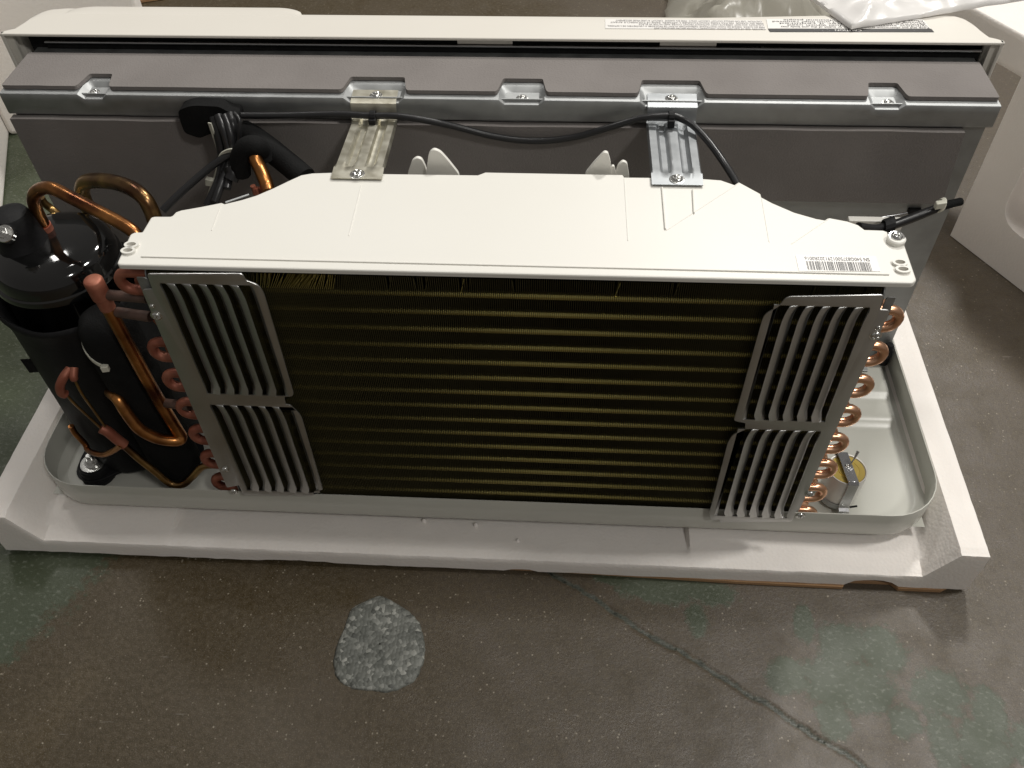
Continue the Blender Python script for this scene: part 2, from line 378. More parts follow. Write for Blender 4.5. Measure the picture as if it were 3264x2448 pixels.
# round repair patch, a little proud of the slab
po = [(-.107, -.076), (-.082, -.087), (-.066, -.098), (-.055, -.112), (-.047, -.141), (-.049, -.158), (-.056, -.175), (-.081, -.187), (-.10, -.186), (-.12, -.185), (-.138, -.175), (-.145, -.16), (-.146, -.139), (-.141, -.115), (-.138, -.095), (-.123, -.083)]
ring = [Vector((p[0], p[1], 0)) for p in po]; ring = cr(ring, 8, True); cen = Vector((-.098, -.135, 0))
rows = []
for t, z in ((1.0, -.002), (1.0, .0006), (.97, .0022), (.9, .003), (.7, .0034), (.45, .003), (.2, .0032), (.02, .0032)):
    rw = []
    for i, p in enumerate(ring):
        q = cen+(p-cen)*(t*(1+.02*noise.noise(p*160+Vector((0, 0, 5)))+.012*noise.noise(p*420)))
        rw.append((q.x, q.y, z+.0006*noise.noise(q*300)*(1 if t < 1 else 0)))
    rows.append(rw)
pt = MB().grid(rows, True).build('repair_patch', patch_mat(), floor, smooth=60)

# ================================================================== FOAM TRAY AND CARDBOARD
FX0, FX1, FY0, FY1 = -.566, .558, -.038, .70
tray = empty('foam_tray', (0, .3, .006), 'white foam packing tray under the air conditioner base pan', 'foam tray')
def foam_h(x, y):
    inner = min(x-FX0, FX1-x)                       # distance from the side
    lip = .031
    base = .030
    if -.36 < x < .245: base = .024
    wall = .078
    h = base
    if inner < .030: h = wall
    elif inner < .056: h = lerp(wall, base, (inner-.030)/.026)
    dy = y-FY0
    if dy < .012 and inner >= .030: h = max(min(h, wall), lip) if inner < .056 else lip
    trough = -.361 < x < .246
    if dy > .012 and inner >= .056:
        h = lerp(lip, .0265, min(1, (dy-.012)/.03)) if trough else lerp(lip, .036, min(1, (dy-.012)/.03))
    if y > .55: h = max(h, .05)
    return h
xb = axis([(FX0, FX0+.030, .006), (FX0+.030, FX0+.056, .004), (FX0+.056, -.364, .01), (-.364, -.358, .003), (-.358, .243, .01), (.243, .249, .003), (.249, FX1-.056, .01), (FX1-.056, FX1-.030, .004), (FX1-.030, FX1, .006)])
yb = axis([(FY0, FY0+.012, .004), (FY0+.012, FY0+.03, .004), (FY0+.03, .06, .008), (.06, .545, .02), (.545, .555, .005), (.555, FY1, .03)])
def fz(x, y):
    z = foam_h(x, y)
    edge = min(x-FX0, FX1-x, y-FY0, FY1-y)
    n = noise.noise(Vector((x*45, y*45, 1)))
    z += .0006*n
    if edge < .004: z -= .0018+.0012*noise.noise(Vector((x*150, y*150, 2)))
    return z
def zbot(x):
    z = .006+.0012*noise.noise(Vector((x*14, 0, 9)))+.0008*noise.noise(Vector((x*70, 0, 4)))
    for c, wd, hh in ((.452, .030, .013), (.052, .020, .005), (-.21, .045, .003)):
        if abs(x-c) < wd: z += hh*math.sqrt(max(0, 1-((x-c)/wd)**2))
    return z
mb = MB(); top = [[(x, y, fz(x, y)) for x in xb] for y in yb]; mb.grid(top)
def skirt(pts, nx, ny, zb):
    rows = []
    for t in (0, .06, .3, .6, .85, 1):
        rows.append([(p[0]+nx*(.0012*min(1, t*8)+.0006*noise.noise(Vector((p[0]*60, p[1]*60, t*3))))*(1 if t else 0),
                      p[1]+ny*(.0012*min(1, t*8)+.0006*noise.noise(Vector((p[0]*60, p[1]*60, t*3))))*(1 if t else 0), lerp(p[2], zb(p[0]), t)) for p in pts])
    mb.grid(rows)
skirt(top[0], 0, -1, zbot); skirt([r[-1] for r in top], 1, 0, lambda x: .008); skirt(top[-1], 0, 1, lambda x: .008); skirt([r[0] for r in top], -1, 0, lambda x: .008)
mb.build('tray_body', M['eps'], tray, smooth=50)
# moulded lugs at the two ends of the front trough and small nibs
for px, py in ((1517, 1673), (1651, 1725), (1352, 1660)):
    p = U(px, py, z=.028)
    MB().lathe([(.0005, .010), (.0022, .0085), (.0032, .004), (.0038, -.006)], (p.x, p.y, .022), 10).build('nib', M['eps'], tray, smooth=60)
card = MB()
ol = [(-.545, -.030), (-.2, -.033), (.1, -.036), (.3, -.041), (.42, -.042), (.425, -.034), (.475, -.034), (.482, -.041), (.53, -.041), (.545, -.033), (.55, .3), (.54, .68), (-.54, .68)]
card.plate([ol], lambda u, v, w_: (u, v, .0004+w_), .0055)
tag(card.build('cardboard_sheet', M['card'], bevel=.0006), 'thin brown cardboard sheet under the white foam tray', 'cardboard')

# ================================================================== THE AIR CONDITIONER
unit = empty('air_conditioner', (0, .3, .032), 'cream and metal air conditioner unit without its case, on foam tray', 'air conditioner')
RIM = .09
def screw_mesh():
    mb = MB(); n = 24; R_ = 1.0
    prof = [(R_, 0), (R_, .14), (.93, .30), (.78, .44), (.55, .54), (.38, .57), (.22, .58), (.05, .58)]
    def fn(r, z, a):
        k = abs(math.cos(2*a))
        if r < .6 and k > .80: z -= .30*(1 if r < .45 else .6)
        return r, z
    mb.lathe(prof, (0, 0, 0), n, fn); mb.lathe([(1.28, -.03), (1.28, .04), (1.2, .06), (.9, .06)], (0, 0, 0), n)
    me = bpy.data.meshes.new('screw'); me.from_pydata(mb.v, [], mb.f); me.materials.append(M['screw'])
    me.polygons.foreach_set('use_smooth', [True]*len(me.polygons)); me.set_sharp_from_angle(angle=math.radians(28)); return me
SCREW = screw_mesh()
def screw(p, nrm, r, parent, spin=.4, name='screw'):
    o = bpy.data.objects.new(name, SCREW); COL.objects.link(o); o.parent = parent
    off = Vector((0, 0, 0)); q = parent
    while q is not None: off += q.location; q = q.parent
    o.location = Vector(p)-off; o.scale = (r, r, r)
    o.rotation_euler = (Vector(nrm).to_track_quat('Z', 'Y') @ Matrix.Rotation(spin, 3, 'Z').to_quaternion()).to_euler()
    return o

# ---------------------------------------------------------------- base pan
def rrect(x0, x1, y0, y1, r, n=8):
    pts = []
    for cx, cy, a0 in ((x1-r, y0+r, -PI/2), (x1-r, y1-r, 0), (x0+r, y1-r, PI/2), (x0+r, y0+r, PI)):
        for i in range(n+1):
            a = a0+PI/2*i/n; pts.append((cx+r*math.cos(a), cy+r*math.sin(a)))
    return pts
PX = .521
def ring(ins, z, r=.062): return [(x, y, z) for x, y in rrect(-PX+ins, PX-ins, ins, .62-ins, max(.01, r-ins))]
mb = MB()
mb.grid([ring(.012, .0445), ring(.004, .046), ring(.001, .050), ring(0, .056), ring(0, .0893), ring(.0003, RIM), ring(.0012, RIM), ring(.0015, .0893), ring(.0016, .064), ring(.003, .058), ring(.007, .0545), ring(.013, .053)], True)
pan = mb.build('base_pan', M['pan'], unit, smooth=35)
def pan_z(x, y):
    z = .0528
    def sm(t): t = max(0, min(1, t)); return t*t*(3-2*t)
    z += .006*sm((y-.155)/.012)*sm((x-.30)/.02)           # raised shelf at the right rear, two steps
    z += .005*sm((y-.195)/.012)*sm((x-.30)/.02)
    z += .010*sm(1-math.hypot((x+.335)/.055, (y-.075)/.05))  # domes on the left
    z += .006*sm(1.1-math.hypot((x+.36)/.022, (y-.022)/.016))
    z += .012*sm((y-.17)/.02)*sm((-.2-x)/.02)
    return z
xa = axis([(-PX+.012, -.28, .008), (-.28, .28, .04), (.28, PX-.012, .008)]); ya = axis([(.012, .24, .006), (.24, .608, .04)])
mb = MB().grid([[(x, y, pan_z(x, y)) for x in xa] for y in ya]); mb.build('pan_floor', M['pan'], pan, smooth=60)
# ---------------------------------------------------------------- condenser coil
CX0, CX1 = -.270, .357
coil = bpy.data.objects.new('condenser_coil', None); COL.objects.link(coil); coil.parent = unit; coil.location = (0, 0, 0)
mb = MB(); mbent = MB(); nf = 340
for i in range(nf):
    x = CX0+.004+(CX1-CX0-.008)*i/(nf-1); lean = 0
    top = .4195
    bend = 0
    if x < -.09: bend = .013*max(0, 1-abs(x+.14)/.05)*(.7+.5*random.random())
    elif random.random() < .06: bend = random.uniform(-.002, .004)
    h = .00014
    v = []
    for (z, dx) in ((.058, 0), (.4030, 0), (top, bend)):
        v += [(x-h+dx, .0032, z), (x+h+dx, .0032, z), (x+h+dx, .021, z), (x-h+dx, .021, z)]
    fs = [(0, 1, 2, 3), (8, 11, 10, 9)]
    for k in (0, 4):
        for j in range(4): fs.append((k+j, k+(j+1) % 4, k+4+(j+1) % 4, k+4+j))
    if bend > .0035:      # the bent-over tip is its own strip
        mb.add(v[:8], [f for f in fs if max(f) < 8]+[(4, 7, 6, 5)])
        tip = v[4:]; mbent.add(tip, [(0, 1, 2, 3), (4, 7, 6, 5)]+[(j, (j+1) % 4, 4+(j+1) % 4, 4+j) for j in range(4)])
    else: mb.add(v, fs)
bent = mbent.build('bent_fins', M['tube'], coil); bent['kind'] = 'stuff'  # bent tips get a brighter gold that stands in for their glint
fins = mb.build('fins', M['fin'], coil); fins['kind'] = 'stuff'
TZ = [.396-.0215*i for i in range(16)]
for z in TZ:
    MB().tube([(CX0+.002, .0100, z), (CX1-.002, .0088, z)], .0036, 12).build('tube', M['tube'], coil, smooth=50)
MB().box(CX0+.003, CX1-.003, .0215, .045, .058, .418).build('black_backing', M['dark'], coil)  # black backing added behind the fins to block light
for x, sx in ((CX0, -1), (CX1, 1)):
    m_ = MB(); prof = rounded([(.0025, .058), (.047, .058), (.047, .418), (.008, .418), (.0025, .405)], [.002, .002, .006, .01, .008])
    m_.plate([prof], lambda u, v, w_: (x+sx*w_, u, v), .0012); m_.build('tube_sheet', M['galv'], coil, smooth=40)
def ubend(x, y0, z0, y1, z1, out, sx, r, mt, name='return_bend'):
    a, b = Vector((x, y0, z0)), Vector((x, y1, z1)); c = (a+b)/2; fy = (a-c); R_ = fy.length; fy.normalize()
    path = [a-Vector((sx*.004, 0, 0)), a+Vector((sx*(out-R_)*.5, 0, 0))]
    path += arc(c+Vector((sx*max(0, out-R_), 0, 0)), R_, PI/2, -PI/2, 10, (sx, 0, 0), fy)
    path += [b+Vector((sx*(out-R_)*.5, 0, 0)), b-Vector((sx*.004, 0, 0))]
    MB().tube(path, r, 10).build(name, mt, coil, smooth=60)
for i in range(8):
    zc = .377-.0440*i
    ubend(CX1+.001, .012, zc+.0107, .012, zc-.0107, .0228, 1, .0048, M['copper'])
    if i < 8: ubend(CX1+.001, .033, zc+.0000, .033, zc-.0214, .0185, 1, .0048, M['copper'])
for i in range(8):
    zc = .398-.0440*i
    if i not in (1,): ubend(CX0-.001, .013, zc+.0107, .013, zc-.0107, .030, -1, .0050, M['copperred'])
    ubend(CX0-.001, .034, zc-.010, .034, zc-.0315, .026, -1, .0050, M['copperred'])

# ---------------------------------------------------------------- louvered plates
def louver_plate(Y, outline, radii, fields, sgn, parent, tabs):
    lp = [U(px, py, y=Y) for px, py in outline]
    ol = rounded([(p.x, p.z) for p in lp], radii, 5)
    fr = []
    for f in fields:
        t0, t1, b0, b1 = [U(px, py, y=Y) for px, py in f]
        fr.append((( t0.x+b0.x)/2, (t1.x+b1.x)/2, (t0.z+t1.z)/2, (b0.z+b1.z)/2))
    holes = []; cfg = []
    for (xa_, xb_, zt, zb_) in fr:
        pitch = abs(xb_-xa_)/5
        if sgn > 0: h0, h1 = xa_-.2*pitch, xb_+.66*pitch      # slot is to the right of its sharp edge
        else: h0, h1 = xa_-.66*pitch, xb_+.2*pitch
        holes.append([(h0, zb_), (h1, zb_), (h1, zt), (h0, zt)]); cfg.append((h0, h1, zt, zb_, pitch))
    m_ = MB().plate([ol]+holes, lambda u, v, w_: (u, Y+w_, v), .0012, .0003)
    pl = m_.build('louver_plate', M['louver'], parent, smooth=40)
    for (h0, h1, zt, zb_, pitch) in cfg:
        H = zt-zb_
        nv = 22
        vs_ = [0]+[(.10*H)*(i/4) for i in range(1, 4)]
        zlist = [zb_+H*i/12 for i in range(12)]+[zt-.020+.020*math.sin(PI/2*i/9) for i in range(10)]
        zlist = sorted(set(round(z, 5) for z in zlist if z <= zt))
        for k in range(7):
            # slat k: from its deep edge to its raised, sharp edge (towards +x for sgn>0)
            if k == 0: a, b, da, db = 0, .22, 0, .0052
            elif k == 6: a, b, da, db = 5.52, 5.86, -.0055, 0
            else: a, b, da, db = (k-1)+.36, k+.22, -.0052, .0045
            rows = []
            for z in zlist:
                e = 1.0
                if z > zt-.020: e = math.sqrt(max(0, 1-((z-(zt-.020))/.020)**2))
                if z < zb_+.004: e = min(e, .35+.65*(z-zb_)/.004)
                rw = []
                for i in range(11):
                    t = i/10
                    ub = b-(.42*(1-e) if k < 6 else 0); ua = a-(.25*(1-e) if 0 < k < 6 else 0)
                    u = lerp(ua, ub, t)
                    wv = (lerp(da, .0012, (t/.4)**.6) if t < .4 else lerp(.0012, db, (t-.4)/.6))*e if 0 < k < 6 else lerp(da, db, t**1.6 if k == 0 else t**.5)*e
                    uu = max(0, min(5.86, u))*(h1-h0)/5.86
                    x = h0+uu if sgn > 0 else h1-uu
                    rw.append((x, Y-wv, z))
                rows.append(rw)
            m2 = MB().shell(rows, .0009, (0, 1, 0)); m2.build('louver_slat', M['louver'], pl, smooth=50)
    return pl
cL = lambda x, y: (400+x*.31646, 800+y*.31646)
c5 = lambda x, y: (x/2.011, 1000+y/2.011)
c6 = lambda x, y: (2164+x/2.011, 700+y/2.011)
c7 = lambda x, y: (2164+x/2.011, 1200+y/2.011)
OL = [cL(213, 232), cL(1175, 230), cL(1212, 300), cL(1340, 345), cL(1395, 430), cL(1692, 1425), cL(1685, 1465), cL(1600, 1472), cL(1612, 1545), c5(1860, 585), c5(1930, 650),
      c5(2070, 1130), c5(2015, 1138), c5(2010, 1168), c5(1560, 1165), c5(1530, 1100), c5(1455, 1115), cL(160, 390), cL(268, 385)]
FL = [(cL(370, 335), cL(1165, 335), cL(875, 1450), cL(1563, 1450)), (c5(1375, 592), c5(1820, 590), c5(1600, 1140), c5(1990, 1140))]
pL = louver_plate(-.0065, OL, [.003, .006, .002, .008, .008, .003, .003, .001, .001, .004, .008, .003, .001, .003, .003, .001, .002, .004, .001], FL, 1, unit, None)
OR = [c6(690, 495), c6(640, 555), c6(548, 610), c6(530, 655), c6(352, 1290), c6(425, 1305), c6(425, 1345), c7(345, 375), c7(315, 420), c7(195, 880), c7(205, 922), c7(262, 918), c7(258, 936),
      c7(725, 932), c7(752, 862), c7(772, 858), c6(1356, 580), c6(1288, 578), c6(1316, 484)]
FR = [(c6(690, 562), c6(1225, 552), c6(452, 1290), c6(905, 1290)), (c7(445, 345), c7(900, 345), c7(268, 900), c7(672, 900))]
pR = louver_plate(-.0065, OR, [.006, .002, .004, .004, .003, .001, .001, .004, .006, .003, .001, .001, .003, .004, .001, .002, .006, .001, .003], FR, -1, unit, None)
for px, py, pl, r in ((499, 1007, pL, .0042), (484, 976, pL, .0022), (717, 1496, pL, .0036), (2791, 1069, pR, .0042), (2800, 1045, pR, .0022), (2582, 1574, pR, .0042), (746, 1566, pL, .0036), (2551, 1643, pR, .0042)):
    p = U(px, py, y=-.0066); screw(p, (0, -1, .0), r, pl, spin=random.random())
# folded ears behind the plates' top corners
for pts, x in (([(.385, .415)], -1), ):
    pass
for a, b in (((cL(110, 262), cL(270, 385))), ((c6(1390, 497), c6(1300, 575)))):
    p, q = U(*a, y=-.001), U(*b, y=-.001)
    x0, x1 = sorted((p.x, q.x)); z0, z1 = sorted((p.z, q.z))
    o2 = rounded([(x0, z0-.012), (x1, z0-.012), (x1, z1), (x0, z1)], [.001, .001, .009 if x0 < 0 else .001, .001 if x0 < 0 else .009])
    MB().plate([o2], lambda u, v, w_: (u, -.0015+w_, v), .001).build('ear', M['galv'], coil, smooth=40)

# ---------------------------------------------------------------- top shroud
SZ = .428
SH = [(370, 843), (415, 746), (430, 739), (453, 739), (481, 692), (492, 689), (547, 689), (560, 675), (577, 669), (640, 658), (706, 645), (716, 649), (770, 636), (816, 622), (870, 599), (920, 575), (960, 557), (995, 551),
      (1054, 549), (1224, 553), (1523, 557), (1547, 548), (1985, 556), (1990, 564), (2075, 565), (2244, 569), (2298, 573), (2341, 588), (2355, 579), (2425, 617), (2428, 628), (2462, 646), (2532, 676), (2602, 696), (2631, 701), (2642, 693), (2701, 704), (2736, 716), (2756, 731),
      (2815, 733), (2829, 738), (2836, 757), (2846, 768), (2880, 769), (2922, 891), (2910, 900)]
so = [U(*p, z=SZ) for p in SH]
ol = [(p.x, p.y) for p in so]
ol[0] = (ol[0][0], .0005)
ol[-1] = (ol[-1][0], .001); ol[-2] = (ol[-2][0], .005)
ol = rounded(ol, [.004, .003, .002, .001, .003, .003, .002]+[0]*(len(ol)-10)+[.002, .002, .003], 4)
def ellipse(c, a, b, n=14): return [(c[0]+a*math.cos(2*PI*i/n), c[1]+b*math.sin(2*PI*i/n)) for i in range(n)]
holes = []; bosses = []
for px, py in ((421, 784), (410, 803), (2867, 841), (2877, 863)):
    p = U(px, py, z=SZ); bosses.append(p); holes.append(ellipse(p, .0042, .0026))
m_ = MB().plate([ol]+holes, lambda u, v, w_: (u, v, SZ-w_), .0048, .0014)
shroud = m_.build('top_shroud', M['shroud'], unit, smooth=19)
for p in bosses:
    a = [(p.x+.0064*math.cos(2*PI*i/20), p.y+.0046*math.sin(2*PI*i/20)) for i in range(20)]
    MB().plate([a, ellipse(p, .0042, .0026)], lambda u, v, w_: (u, v, SZ+w_), .0022).build('boss', M['shroud'], shroud, smooth=40)
def rib(p, q, wd=.0016, h=.0012, name='rib'):
    a, b = U(*p, z=SZ), U(*q, z=SZ); d = (b-a).normalized(); nn = Vector((-d.y, d.x, 0))*wd/2
    MB().plate([[(a+nn)[:2], (a-nn)[:2], (b-nn)[:2], (b+nn)[:2]]], lambda u, v, w_: (u, v, SZ+w_), h).build(name, M['shroud'], shroud, bevel=.0005, seg=2)
def facet(px, h, name='raised_panel'):
    a = [U(*p, z=SZ) for p in px]
    MB().plate([rounded([(p.x, p.y) for p in a], .004)], lambda u, v, w_: (u, v, SZ+w_), h).build(name, M['shroud'], shroud, bevel=h*.7, seg=2)
rib((450, 819), (2834, 876)); rib((706, 650), (675, 735), .0012, .0004)
rib((2110, 600), (2121, 733), .0014, .0018); rib((2208, 606), (2212, 682), .0014, .0018)
rib((1152, 590), (1112, 752), .0012, .0004)
rib((2355, 584), (2124, 734), .0009, .0003); rib((2640, 698), (2522, 778), .0009, .0003); rib((2428, 632), (2452, 772), .0009, .0003)
rib((1990, 570), (2002, 768), .0010, .0004)
# skirt under the shroud down to the coil, and a simple unseen fan housing added to block light
MB().box(CX0+.006, CX1-.006, .047, .052, .20, SZ-.0046).build('fan_housing', M['shroud'], shroud)
MB().box(-.19, .28, .055, .12, .08, SZ-.0046).build('fan_scroll', M['shroud'], shroud, bevel=.01)
# screw boss at the right corner
p = U(2854, 770, z=SZ)
MB().lathe([(.0078, -.010), (.0078, .0035), (.0068, .0045), (.003, .0045)], (p.x, p.y, SZ), 24).build('screw_boss', M['shroud'], shroud, smooth=40)
screw((p.x, p.y+.001, SZ+.0046), (0, -.15, 1), .0052, shroud, .2)
# gusset fins that rise behind the shroud's rear edge
def gusset(px, Y, th):
    a = [U(x, y, y=Y) for x, y in px]; bottom = SZ-.03
    pts = [(p.x, p.z) for p in a]; pts = [(pts[0][0], bottom)]+pts+[(pts[-1][0], bottom)]
    MB().plate([rounded(pts, .003, 3)], lambda u, v, w_: (u, Y+w_, v), th).build('gusset', M['shroud'], shroud, smooth=40, bevel=.0008)
c2 = lambda x, y: (1080+x/2.011, y/2.011)
gusset([c2(440, 1118), c2(470, 1030), c2(500, 1012), c2(530, 1022), c2(550, 1060), c2(570, 1118)], .155, .004)
gusset([c2(558, 1118), c2(575, 985), c2(605, 957), c2(650, 975), c2(700, 1030), c2(770, 1118)], .150, .004)
gusset([c2(1580, 1113), c2(1640, 1040), c2(1700, 978), c2(1725, 982), c2(1742, 1040), c2(1748, 1118)], .150, .004)
gusset([c2(1735, 1118), c2(1748, 1066), c2(1765, 1066), c2(1778, 1118)], .153, .003)
gusset([c2(1770, 1120), c2(1790, 1060), c2(1820, 1035), c2(1848, 1048), c2(1862, 1135)], .155, .004)

# serial label, barcode and lettering (reads from the far side)
def text_mesh(body, size, fn, mt, name, parent, sx=1.0):
    cu = bpy.data.curves.new('lettering', 'FONT'); cu.body = body; cu.size = size; cu.align_x = 'LEFT'; cu.resolution_u = 3
    to = bpy.data.objects.new('tmp', cu); me = bpy.data.meshes.new_from_object(to)
    vs = [fn(v.co.x*sx, v.co.y) for v in me.vertices]; fs = [tuple(p.vertices) for p in me.polygons]
    wd = max((v.co.x*sx for v in me.vertices), default=0)
    bpy.data.objects.remove(to); bpy.data.meshes.remove(me)
    mb = MB(); mb.add(vs, fs); o = mb.build(name, mt, parent); return wd
c8 = lambda x, y: (2400+x*.27125, 700+y*.27125)
q = [U(*c8(*p), z=SZ) for p in ((500, 420), (1440, 432), (1500, 612), (540, 605))]
slab = MB().plate([rounded([(p.x, p.y) for p in q], .001, 3)], lambda u, v, w_: (u, v, SZ+.0002+w_), .0002).build('serial_label', M['label'], shroud)
lx, rx, ty, by = U(*c8(605, 460), z=SZ).x, U(*c8(1368, 470), z=SZ).x, U(*c8(980, 450), z=SZ).y, U(*c8(980, 605), z=SZ).y
# upside-down from this side: starts at the right, baseline away from the camera
t_y = U(*c8(980, 448), z=SZ).y; t_h = abs(t_y-U(*c8(980, 488), z=SZ).y)
TXT = 'SN 540G8375001291202R0016'
cu = bpy.data.curves.new('m', 'FONT'); cu.body = TXT; cu.size = 1; to = bpy.data.objects.new('m', cu); mm = bpy.data.meshes.new_from_object(to)
w1 = max(v.co.x for v in mm.vertices); h1 = max(v.co.y for v in mm.vertices); bpy.data.objects.remove(to)
xsc = (rx-lx)/w1; ysc = t_h/h1
text_mesh(TXT, 1, lambda x, y: (rx-x*xsc, t_y-y*ysc, SZ+.0006), M['ink'], 'lettering', slab)
random.seed(3); mb = MB(); x = lx+.0004; y0, y1 = U(*c8(980, 500), z=SZ).y, U(*c8(980, 602), z=SZ).y
while x < rx-.001:
    bw = random.choice((.00032, .00032, .0006, .0009)); mb.add([(x, y0, SZ+.0006), (x+bw, y0, SZ+.0006), (x+bw, y1, SZ+.0006), (x, y1, SZ+.0006)], [(0, 1, 2, 3)])
    x += bw+random.choice((.0004, .0004, .0007, .001))
mb.build('barcode', M['ink'], slab)

# ---------------------------------------------------------------- partition wall with flange
BY = .262; FZ = .436                      # front face of the wall, height of the flange
BXL, BXR = -.507, .519
wall = MB().box(BXL+.004, BXR-.004, BY, BY+.0015, .058, FZ-.002).build('partition_wall', M['galv'], unit)
# side return of the wall on the right and left
MB().box(BXR-.0055, BXR-.004, BY+.0015, BY+.09, .058, FZ-.004).build('side_return', M['galv'], wall)
MB().box(BXL+.004, BXL+.0055, BY+.0015, BY+.09, .058, FZ-.004).build('side_return', M['galv'], wall)
PK = [(U(298, 290, z=FZ).x, .0155), (U(1198, 285, z=FZ).x, .0315), (U(1663, 308, z=FZ).x, .0235), (U(2139, 290, z=FZ).x, .0325), (U(2823, 310, z=FZ).x, .0175)]
def depth(x, y):
    d = 0
    for c, hw in PK:
        ex = max(0, min(1, (hw-abs(x-c))/.006)); ey = max(0, min(1, (BY+.024-y)/.006)); d = max(d, min(ex, ey))
    return d*.0052
xf = [BXL]
brk = sorted(sum([[c-hw, c-hw+.006, c+hw-.006, c+hw] for c, hw in PK], []))
for b_ in brk: xf.append(b_)
xf.append(BXR)
xx = []
for a, b in zip(xf, xf[1:]): xx += [lerp(a, b, i/4) for i in range(4)]
xx.append(BXR)
rows = []
for y, zz in ((BY+.10, 0), (BY+.05, 0), (BY+.025, 0), (BY+.0225, 0), (BY+.018, 0), (BY+.010, 0), (BY-.0030, 0), (BY-.0045, -.0005), (BY-.0051, -.0016), (BY-.0052, -.008), (BY-.0052, -.0225), (BY-.0040, -.0245), (BY-.001, -.0250)):
    rows.append([(x, y, FZ+zz-depth(x, y)*(1 if zz > -.009 else .5 if zz > -.02 else 0)) for x in xx])
MB().grid(rows).build('flange', M['galv'], wall, smooth=38)
# insulation sheet on top, notched round the pockets
def notch_outline():
    yf, yb_ = BY+.0030, BY+.072
    pts = [(BXL+.001, yb_), (BXL+.001, yf)]
    for c, hw in PK: pts += [(c-hw-.003, yf), (c-hw-.001, yf+.004), (c-hw+.003, BY+.0285), (c+hw-.003, BY+.0285), (c+hw+.001, yf+.004), (c+hw+.003, yf)]
    pts += [(BXR-.001, yf), (BXR-.001, yb_)]
    out = []
    for i, (a, b) in enumerate(zip(pts, pts[1:]+pts[:1])):
        n = 6 if (Vector(b)-Vector(a)).length > .08 else 1
        out += [(lerp(a[0], b[0], k/n), lerp(a[1], b[1], k/n)+(.0007*noise.noise(Vector((a[0]*9+k, 2, 1))) if n > 1 and k else 0)) for k in range(n)]
    return rounded(out, .0025, 3)
MB().plate([notch_outline()], lambda u, v, w_: (u, v, FZ+.0006+w_), .0042).build('insulation_sheet', M['foamsheet'], wall, smooth=40, bevel=.0018, seg=3)
# insulation on the face
ftop = .4085
fo = [(BXL+.002, .064), (.335, .064), (.335, .165), (.462, .165), (.462, ftop)]
zb0 = U(2900, 649, y=BY-.0098).z; xr0 = U(3089, 395, y=BY-.0098).x; xr1 = U(3004, 649, y=BY-.0098).x
fo[1] = (.20, .064); fo[2] = (.20, zb0); fo[3] = (xr1, zb0); fo[4] = (xr0, ftop)
n = 26
fo += [(lerp(xr0, BXL+.001, i/n), ftop+.0015*noise.noise(Vector((i*1.3, 0, 7)))) for i in range(1, n)]+[(BXL+.001, ftop)]
MB().plate([fo], lambda u, v, w_: (u, BY-.0003-w_, v), .0095).build('insulation_face', M['foamsheet'], wall, smooth=40, bevel=.002, seg=3)
for (c, hw), px in zip(PK, ((303, 292), (1198, 302), (1664, 311), (2141, 311), (2826, 319))):
    if px[0] in (1198, 2141): continue
    screw((U(*px, z=FZ-.005).x, BY+.0065, FZ-.0050), (0, -.1, 1), .0048, wall, random.random())
# foot of the wall on the pan, right
p = U(2810, 1150, z=.066)
MB().box(p.x-.05, BXR-.03, BY-.024, BY-.0003, .0650, .0665).build('foot_flange', M['galv'], wall, bevel=.0005)
MB().lathe([(.006, .0), (.0065, .006), (.006, .03), (.004, .034)], (BXR-.008, BY-.008, .066), 16).build('edge_grommet', M['black'], wall, smooth=50)

# ---------------------------------------------------------------- brackets from flange to shroud
def bracket(top_l, top_r, bot_l, bot_r, mt, scr_t, scr_b):
    zt = FZ-.0044
    tl, tr = U(*top_l, z=zt), U(*top_r, z=zt); bl, br = U(*bot_l, z=SZ+.001), U(*bot_r, z=SZ+.001)
    xl0, xr0, xl1, xr1 = tl.x, tr.x, bl.x, br.x; ye = (bl.y+br.y)/2
    prof = [(BY+.017, zt), (BY+.010, zt), (BY-.002, zt+.0003), (BY-.0075, zt-.0012), (BY-.0092, zt-.005), (BY-.0096, zt-.013), (BY-.0108, zt-.0150), (BY-.0135, zt-.0160)]
    y1 = BY-.0135; z1 = zt-.0160; N_ = 16
    for i in range(1, N_+1):
        t = i/N_; prof.append((lerp(y1, ye+.018, t), lerp(z1, SZ+.0016, min(1, t*1.0))))
    prof += [(ye+.009, SZ+.0016), (ye, SZ+.0016)]
    nx = 28; rows = []
    ytop, ybot = BY-.016, ye+.020
    for (y, z) in prof:
        t = (BY+.017-y)/(BY+.017-ye); a, b = lerp(xl0, xl1, t), lerp(xr0, xr1, t); rw = []
        for i in range(nx+1):
            s = i/nx; dz = 0
            if ybot < y < ytop+.001:
                e = min(1, (y-ybot)/.006, (ytop+.002-y)/.006)
                for c in (.30, .71):
                    g_ = abs(s-c)/.105
                    if g_ < 1: dz -= .0042*e*min(1, (1-g_)/.45)
            if s < .03 or s > .97:
                if ybot < y < ytop: dz -= .003
            rw.append((lerp(a, b, s), y, z+dz))
        rows.append(rw)
    o = MB().shell(rows, .0011, (0, -.3, 1)).build('support_bracket', mt, unit, smooth=32)
    p = U(*scr_t, z=zt+.002); screw((p.x, p.y, zt+.0013), (0, 0, 1), .0052, o, .6)
    p = U(*scr_b, z=SZ+.003); screw((p.x, p.y, SZ+.0029), (0, 0, 1), .0056, o, .2)
    return o
bL = bracket((1127, 289), (1270, 289), (1056, 570), (1218, 575), M['galv_y'], (1198, 302), (1139, 555))
bR = bracket((2062, 294), (2219, 297), (2077, 592), (2241, 594), M['galv_d'], (2141, 312), (2158, 571))

